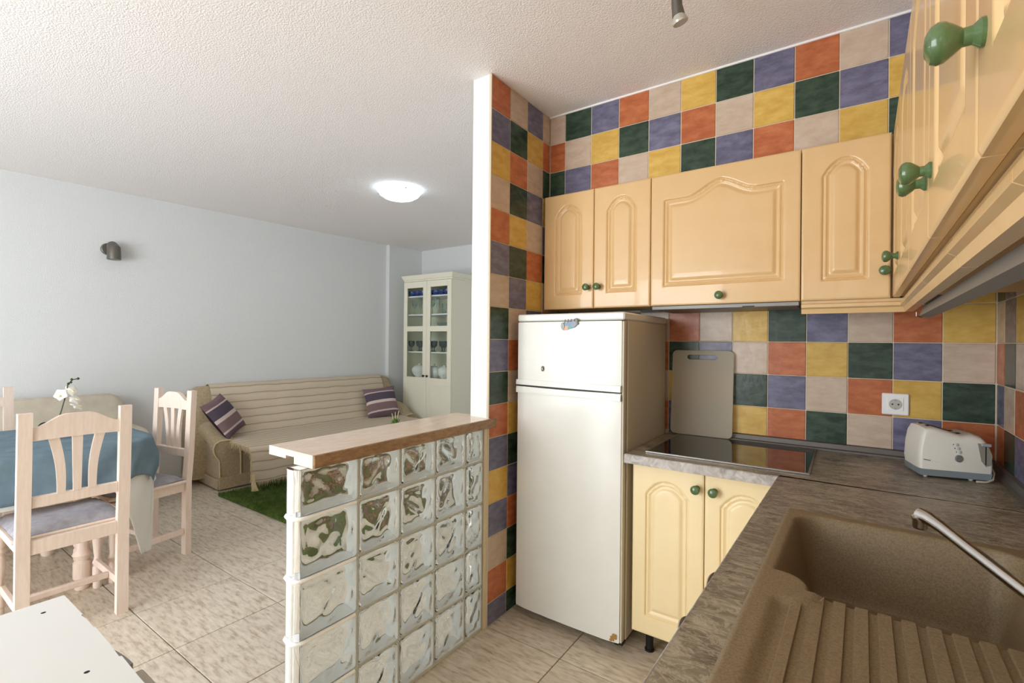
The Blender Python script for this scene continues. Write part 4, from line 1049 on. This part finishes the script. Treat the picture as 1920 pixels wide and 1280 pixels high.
# scatter cushions
M_PILLOW = stripes_mat('mauve_striped_weave', (112, 92, 100), [(0.14, (112, 92, 100)), (0.15, (206, 190, 186)), (0.20, (132, 110, 112)), (0.42, (132, 110, 112)), (0.43, (214, 198, 192)), (0.52, (92, 82, 96)), (0.76, (92, 82, 96)), (0.77, (206, 190, 186)), (0.81, (128, 106, 112))], 'CONSTANT', axis=1, scale=1.0)
M_PILLOWB = mat('dark_plum_cloth', (58, 44, 52), 0.9, spec=0.1)
def pillow(label, M):
    m = MB(); S = 0.188
    def top(u, v, sg):
        a, b = u * 2 - 1, v * 2 - 1
        p = (1 - abs(a) ** 2.4) * (1 - abs(b) ** 2.4)
        pin = 1 - 0.07 * (1 - abs(a) ** 2) * abs(b) ** 2 ; pin2 = 1 - 0.07 * (1 - abs(b) ** 2) * abs(a) ** 2
        return (a * S * pin2, sg * 0.065 * max(p, 0) ** 0.55, b * S * pin)
    m.grid(lambda u, v: top(u, v, -1), 20, 20, uvfn=lambda u, v: (u, v * 0.98))
    t = local(thing('scatter_cushion', label, 'cushion', (0, 0, 0), group='striped cushions on the sofa'))
    part('striped_front', m, M_PILLOW, t, recalc=False, angle=80)
    m2 = MB(); m2.grid(lambda u, v: top(1 - u, v, 1), 20, 20); part('back', m2, M_PILLOWB, t, recalc=False, angle=80)
    t.matrix_world = M
    return t
FR = Matrix.Translation(Vector(SP)) @ Matrix.Rotation(-SA, 4, 'Z')
# local axes of a cushion: front faces -y, so turn it to face +x (towards the camera side)
pillow('mauve striped cushion tipped against the near sofa arm', FR @ Matrix.Translation((-0.20, 0.135, 0.612)) @ Matrix.Rotation(math.radians(128), 4, 'Z') @ Matrix.Rotation(math.radians(-33), 4, 'X') @ Matrix.Rotation(math.radians(-14), 4, 'Y'))
pillow('mauve striped cushion standing in the far corner of the sofa', FR @ Matrix.Translation((-0.190, 1.83, 0.585)) @ Matrix.Rotation(math.radians(66), 4, 'Z') @ Matrix.Rotation(math.radians(-28), 4, 'X') @ Matrix.Rotation(math.radians(-6), 4, 'Y'))

# loveseat behind the table
LP = (-4.455, 0.22, 0)
t = local(thing('loveseat', 'small sofa under a cream cotton cover behind the dining table', 'sofa', LP, -SA))
lw = 1.25
part('backrest', sofa_back(0.03, lw - 0.08, -0.595, 0.858), M_CREAMCOVER, t)
part('arm', arm_mesh(0.0, 1, -0.52, 0.60, 0.50), M_CREAMCOVER, t)
part('arm', arm_mesh(lw, -1, -0.52, 0.60, 0.50), M_CREAMCOVER, t)
part('seat', MB().box(-0.31, -0.005, 0.201, lw - 0.201, 0.08, 0.43, 0.03), M_CREAMCOVER, t)
part('skirt', MB().box(-0.50, 0.008, 0.02, lw - 0.02, 0.025, 0.0345, 0.0), M_SOFA, t)
for y in (0.08, lw - 0.08):
    for x in (-0.44, -0.05): part('foot', MB().lathe([(0.02, 0), (0.022, 0.0245)], (x, y, 0), 10), M_BROWNWOOD, t)

# ------------------------------------------------------------------ rug, coffee table and plant beyond the partition
t = thing('shag_rug', 'grass-green shag rug on the tiles in front of the sofa', 'rug', (-3.55, 2.7, 0))
RX0, RX1, RY0, RY1 = -4.28, -2.75, 1.885, 3.45
part('backing', MB().box(RX0, RX1, RY0, RY1, 0.0006, 0.010, 0.002), M_RUG, t)
pl = MB()
for k in range(52000):
    x = random.uniform(RX0 - 0.004, RX1 + 0.004); y = random.uniform(RY0 - 0.004, RY1 + 0.004) if k % 3 else RY0 + random.random() ** 2 * 0.9
    a = random.uniform(0, 2 * PI); l = random.uniform(0.016, 0.030); w = 0.0028; d = random.uniform(0.0, 0.018); b_ = random.uniform(0, 2 * PI)
    pl.v += [(x - w * math.cos(a), y - w * math.sin(a), 0.009), (x + w * math.cos(a), y + w * math.sin(a), 0.009), (x + d * math.cos(b_), y + d * math.sin(b_), 0.009 + l)]
    n0 = 3 * k; pl.f.append((n0, n0 + 1, n0 + 2))
part('pile', pl, M_PILE, t, recalc=False, angle=0, kind='stuff')
t = thing('coffee_table', 'brown wooden coffee table behind the glass blocks', 'table', (-3.15, 2.75, 0.0105))
part('table_top', MB().box(-3.45, -2.90, 2.20, 3.22, 0.405, 0.440, 0.004), M_BROWNWOOD, t)
part('shelf', MB().box(-3.41, -2.94, 2.24, 3.18, 0.15, 0.17, 0.003), M_BROWNWOOD, t)
for x in (-3.43, -2.98):
    for y in (2.22, 3.14): part('leg', MB().box(x, x + 0.06, y, y + 0.06, 0.0105, 0.4045, 0.004), M_BROWNWOOD, t)
px_, py_, pz_ = -3.33, 2.95, 0.4405
t = thing('potted_plant', 'tiny green succulent peeping over the stone ledge', 'plant', (px_, py_, pz_))
part('pot', MB().lathe([(0.035, 0), (0.045, 0.075), (0.04, 0.076), (0.0, 0.068)], (px_, py_, pz_), 16), M_POT, t)
for k in range(26):
    a = k * 2.4; rr = random.uniform(0.008, 0.042); h = random.uniform(0.06, 0.12); m = MB()
    m.tube([(px_, py_, pz_ + 0.065), (px_ + rr * 0.6 * math.cos(a), py_ + rr * 0.6 * math.sin(a), pz_ + 0.065 + h * 0.6), (px_ + rr * math.cos(a), py_ + rr * math.sin(a), pz_ + 0.065 + h)], [0.005, 0.008, 0.002], 6)
    part('leaf', m, M_LEAF2, t)
for k in range(3):
    part('dry_stalk', MB().tube([(px_, py_, pz_ + 0.07), (px_ + 0.012 * (k - 1), py_ + 0.03 * (k - 1), pz_ + 0.215 + 0.01 * k)], 0.0035, 6), mat('straw', (214, 206, 170), 0.8), t)

# ------------------------------------------------------------------ display cabinet with tableware
HX0, HX1, HY, HZ = -4.605, -3.800, 4.20, 2.045
t = thing('display_cabinet', 'tall ivory display cabinet with glazed double doors in the corner', 'cabinet', ((HX0 + HX1) / 2, 4.39, 0))
HB = 4.575
b = MB()
b.box(HX0, HX0 + 0.02, HY + 0.022, HB, 0.0, HZ); b.box(HX1 - 0.02, HX1, HY + 0.022, HB, 0.0, HZ)
b.box(HX0 + 0.02, HX1 - 0.02, HB - 0.012, HB, 0.0, HZ)
part('body', b, M_IVORY, t)
part('crown', MB().prism([(HX0 - 0.005, HY + 0.01), (HX1 + 0.005, HY + 0.01), (HX1 + 0.005, HB), (HX0 - 0.005, HB)], 'z', HZ + 0.0005, HZ + 0.02).loft([[(HX0 - a, HY + 0.01 - a, z), (HX1 + a, HY + 0.01 - a, z), (HX1 + a, HB, z), (HX0 - a, HB, z)] for a, z in ((0.008, HZ + 0.021), (0.012, HZ + 0.035), (0.024, HZ + 0.062), (0.026, HZ + 0.076))]), M_IVORY, t)
part('bottom', MB().box(HX0 + 0.02, HX1 - 0.02, HY + 0.022, HB - 0.012, 0.06, 0.08), M_IVORY, t)
SH = [0.865, 1.222, 1.572, 1.842]
SHZ = [0.875, 1.205, 1.495, 1.700, 1.900]
HSH = [0.842, 1.165, 1.440, 1.640, 1.862]
HSH = [0.8450, 1.178, 1.640, 1.868]      # shelf tops
for z in HSH: part('shelf', MB().box(HX0 + 0.0205, HX1 - 0.0205, HY + 0.03, HB - 0.0125, z - 0.018, z, 0.001), M_WHITE, t)
midx = (HX0 + HX1) / 2
for k, (a, c) in enumerate(((HX0 + 0.002, midx - 0.0015), (midx + 0.0015, HX1 - 0.002))):
    d = MB(); st = 0.062
    Zr = [(0.075, 0.155), (0.775, 0.86), (1.425, 1.490), (1.965, HZ - 0.004)]
    d.box(a, a + st, HY, HY + 0.020, 0.075, HZ - 0.004, 0.002); d.box(c - st, c, HY, HY + 0.020, 0.075, HZ - 0.004, 0.002)
    for z0, z1 in Zr: d.box(a + st, c - st, HY + 0.0005, HY + 0.0195, z0, z1, 0.001)
    dd = part('door', d, M_IVORY, t)
    part('panel', MB().box(a + st, c - st, HY + 0.006, HY + 0.014, 0.155, 0.775), M_IVORY, dd)
    for z0, z1 in ((0.86, 1.425), (1.490, 1.965)):
        part('glass_pane', MB().box(a + st, c - st, HY + 0.008, HY + 0.011, z0, z1), M_PANE, dd)
    kx = (c - 0.028) if k == 0 else (a + 0.028)
    part('knob', MB().lathe([(0.006, 0), (0.006, 0.010), (0.014, 0.016), (0.015, 0.024), (0.0, 0.030)], n=14, M=Matrix.Translation((kx, HY, 0.882)) @ Matrix.Rotation(PI / 2, 4, 'X')), mat('bronze_knob', (70, 60, 50), 0.4, metal=0.7), dd)
CUPS = MB().lathe([(0.022, 0), (0.034, 0.010), (0.044, 0.040), (0.046, 0.062), (0.043, 0.062), (0.040, 0.038), (0.0, 0.012)], n=16).mesh('cup', M_BLUEGLASS)
def place(name, me, x, y, z, label, cat, group):
    o = bpy.data.objects.new(name, me); COL.objects.link(o); o.location = (x, y, z)
    o['label'] = label; o['category'] = cat
    if group: o['group'] = group
    return o
ords = ['leftmost', 'second', 'third', 'fourth', 'fifth', 'sixth', 'rightmost']
for i, x in enumerate((-4.535, -4.44, -4.345, -4.225, -4.13, -4.035, -3.94)):
    place('cup', CUPS, x, 4.285, HSH[3] + 0.0006, 'small blue patterned cup on the top cabinet shelf, %s of the row' % (ords[i] if i in (0, 6) else ords[i] + ' from left'), 'cup', 'blue cups on the top shelf')
WINE = MB().lathe([(0.030, 0), (0.030, 0.003), (0.005, 0.008), (0.004, 0.085), (0.020, 0.10), (0.032, 0.13), (0.030, 0.18), (0.028, 0.18), (0.030, 0.13), (0.0, 0.10)], n=16).mesh('wine_glass', M_CLEAR)
FLUTE = MB().lathe([(0.028, 0), (0.028, 0.003), (0.004, 0.008), (0.004, 0.06), (0.018, 0.08), (0.023, 0.15), (0.021, 0.205), (0.019, 0.205), (0.021, 0.15), (0.0, 0.082)], n=16).mesh('champagne_flute', M_CLEAR)
TUMB = MB().lathe([(0.026, 0), (0.030, 0.12), (0.028, 0.12), (0.024, 0.006), (0.0, 0.006)], n=16).mesh('tumbler', M_CLEAR)
for i, (x, me, nm, lb) in enumerate(((-4.50, WINE, 'wine_glass', 'clear wine glass behind the left cabinet door, leftmost of its shelf'), (-4.40, FLUTE, 'champagne_flute', 'clear flute glass behind the left cabinet door, right of a wine glass'),
                                 (-4.19, WINE, 'wine_glass', 'clear wine glass behind the right cabinet door'), (-4.10, FLUTE, 'champagne_flute', 'clear flute glass behind the right cabinet door, between wine glass and tumbler'),
                                 (-3.99, TUMB, 'tumbler', 'clear tall tumbler at the right end of the glass shelf'))):
    place(nm, me, x, 4.29, HSH[2] + 0.0006, lb, 'glass', 'clear glasses in the display cabinet')
gb = MB().box(HX0 + 0.0205, HX1 - 0.0205, HY + 0.03, HB - 0.0125, 1.4600, 1.466, 0.0); part('shelf', gb, M_WHITE, t)
place('glass_bowl', MB().lathe([(0.03, 0), (0.05, 0.008), (0.085, 0.05), (0.09, 0.07), (0.086, 0.07), (0.05, 0.014), (0.0, 0.010)], n=20).mesh('glass_bowl', M_CLEAR), -4.04, 4.34, 1.4666, 'clear glass bowl alone on the middle cabinet shelf', 'bowl', None)
GOB = MB().lathe([(0.03, 0), (0.03, 0.004), (0.006, 0.010), (0.006, 0.045), (0.034, 0.07), (0.040, 0.11), (0.036, 0.13), (0.034, 0.13), (0.038, 0.11), (0.0, 0.066)], n=16).mesh('goblet', M_SMOKE)
for i, x in enumerate((-4.54, -4.455, -4.37, -4.23, -4.145, -4.06, -3.975)):
    place('goblet', GOB, x, 4.28 + 0.05 * (i % 2), HSH[1] + 0.0006, 'smoky goblet on the cabinet shelf above the white tureens, %s of the row' % (ords[i] if i in (0, 6) else ords[i] + ' from left'), 'glass', 'smoky goblets in the display cabinet')
for i, (x, s, lb) in enumerate(((-4.455, 1.1, 'wide lidded white china tureen behind the left cabinet door'), (-4.195, 0.82, 'small lidded white china pot behind the right door, left of a larger tureen'), (-4.02, 1.0, 'round lidded white china tureen behind the right cabinet door'))):
    t2 = local(thing('tureen', lb, 'tureen', (x, 4.335, HSH[0] + 0.0006), group='white china in the display cabinet'))
    part('bowl', MB().lathe([(0.045 * s, 0), (0.045 * s, 0.012), (0.075 * s, 0.045), (0.088 * s, 0.085), (0.084 * s, 0.10)], n=20), M_CHINA, t2)
    part('lid', MB().lathe([(0.090 * s, 0.101), (0.080 * s, 0.125), (0.045 * s, 0.150), (0.012 * s, 0.158), (0.018 * s, 0.172), (0.0, 0.180)], n=20), M_CHINA, t2)

# ------------------------------------------------------------------ lamps
t = thing('ceiling_lamp', 'lit round opal glass ceiling lamp in the living room', 'lamp', (-2.98, 2.66, CZ))
lx, ly = -2.98, 2.66
part('back_plate', MB().lathe([(0.15, -0.0005), (0.15, -0.020), (0.14, -0.024)], (lx, ly, CZ), 32), M_WHITE, t)
part('glass_dome', MB().lathe([(0.170, -0.022), (0.171, -0.026), (0.155, -0.048), (0.12, -0.070), (0.07, -0.085), (0.0, -0.091)], (lx, ly, CZ), 40), M_LAMP, t)
for a in (math.radians(215), math.radians(335), math.radians(95)):
    part('clip', MB().lathe([(0.007, 0), (0.007, 0.012), (0, 0.014)], (lx + 0.166 * math.cos(a), ly + 0.166 * math.sin(a), CZ - 0.040), 10), M_STEEL, t)
wy = 1.345; wx = wlx(wy)
t = thing('wall_lamp', 'small grey metal downlight on the white living room wall', 'lamp', (wx, wy, 2.02))
part('wall_plate', MB().lathe([(0.048, 0), (0.048, 0.02), (0.042, 0.026), (0, 0.028)], n=24, M=Matrix.Translation((wx + 0.001, wy, 2.045)) @ Matrix.Rotation(PI / 2, 4, 'Y')), M_GREYMETAL, t)
part('shade', MB().tube([(wx + 0.02, wy + 0.018, 2.060), (wx + 0.055, wy + 0.018, 2.068), (wx + 0.078, wy + 0.020, 2.048), (wx + 0.084, wy + 0.021, 2.005), (wx + 0.085, wy + 0.021, 1.955)], [0.02, 0.040, 0.046, 0.046, 0.047], 20), M_GREYMETAL, t)

# ------------------------------------------------------------------ white table at the lower left
TZ2 = 0.72
t = thing('white_table', 'white laminate table top with chipped edge at the lower left', 'table', (-1.2, -0.1, 0))
edge = [(-1.463, -0.62), (-1.463, 0.318)]
xx = -1.463
import itertools
pts = [(-1.330, 0.319), (-1.328, 0.3155), (-1.300, 0.3185), (-1.255, 0.3175), (-1.250, 0.320), (-1.16, 0.3185), (-1.10, 0.316), (-1.097, 0.3195), (-1.0, 0.317), (-0.62, 0.317), (-0.62, -0.62)]
part('table_top', MB().prism(edge + pts, 'z', TZ2 - 0.022, TZ2), M_BOARDW, t)
for x, y in ((-1.404, 0.272), (-1.093, 0.2685)):
    part('screw_hole', MB().lathe([(0.0045, 0), (0.0, 0.0006)], (x, y, TZ2), 10), M_DARK, t)
n = 10
part('curved_bracket', MB().prism([(-1.345 + 0.185 * k / n, 0.312 + 0.044 * math.sin(PI * 0.5 * (k / n)) ** 0.7) for k in range(n + 1)] + [(-1.16, 0.20), (-1.345, 0.20)], 'z', TZ2 - 0.10, TZ2 - 0.058), mat('mid_grey_metal', (142, 142, 146), 0.5), t)
part('end_block', MB().box(-1.128, -0.80, 0.18, 0.362, TZ2 - 0.13, TZ2 - 0.058, 0.003), mat('grey_beige_plastic', (170, 164, 150), 0.5), t)
for x in (-1.43, -0.68):
    for y in (-0.58, 0.24): part('leg', MB().box(x, x + 0.04, y, y + 0.04, 0.0, TZ2 - 0.0225, 0.003), M_BOARDW, t)
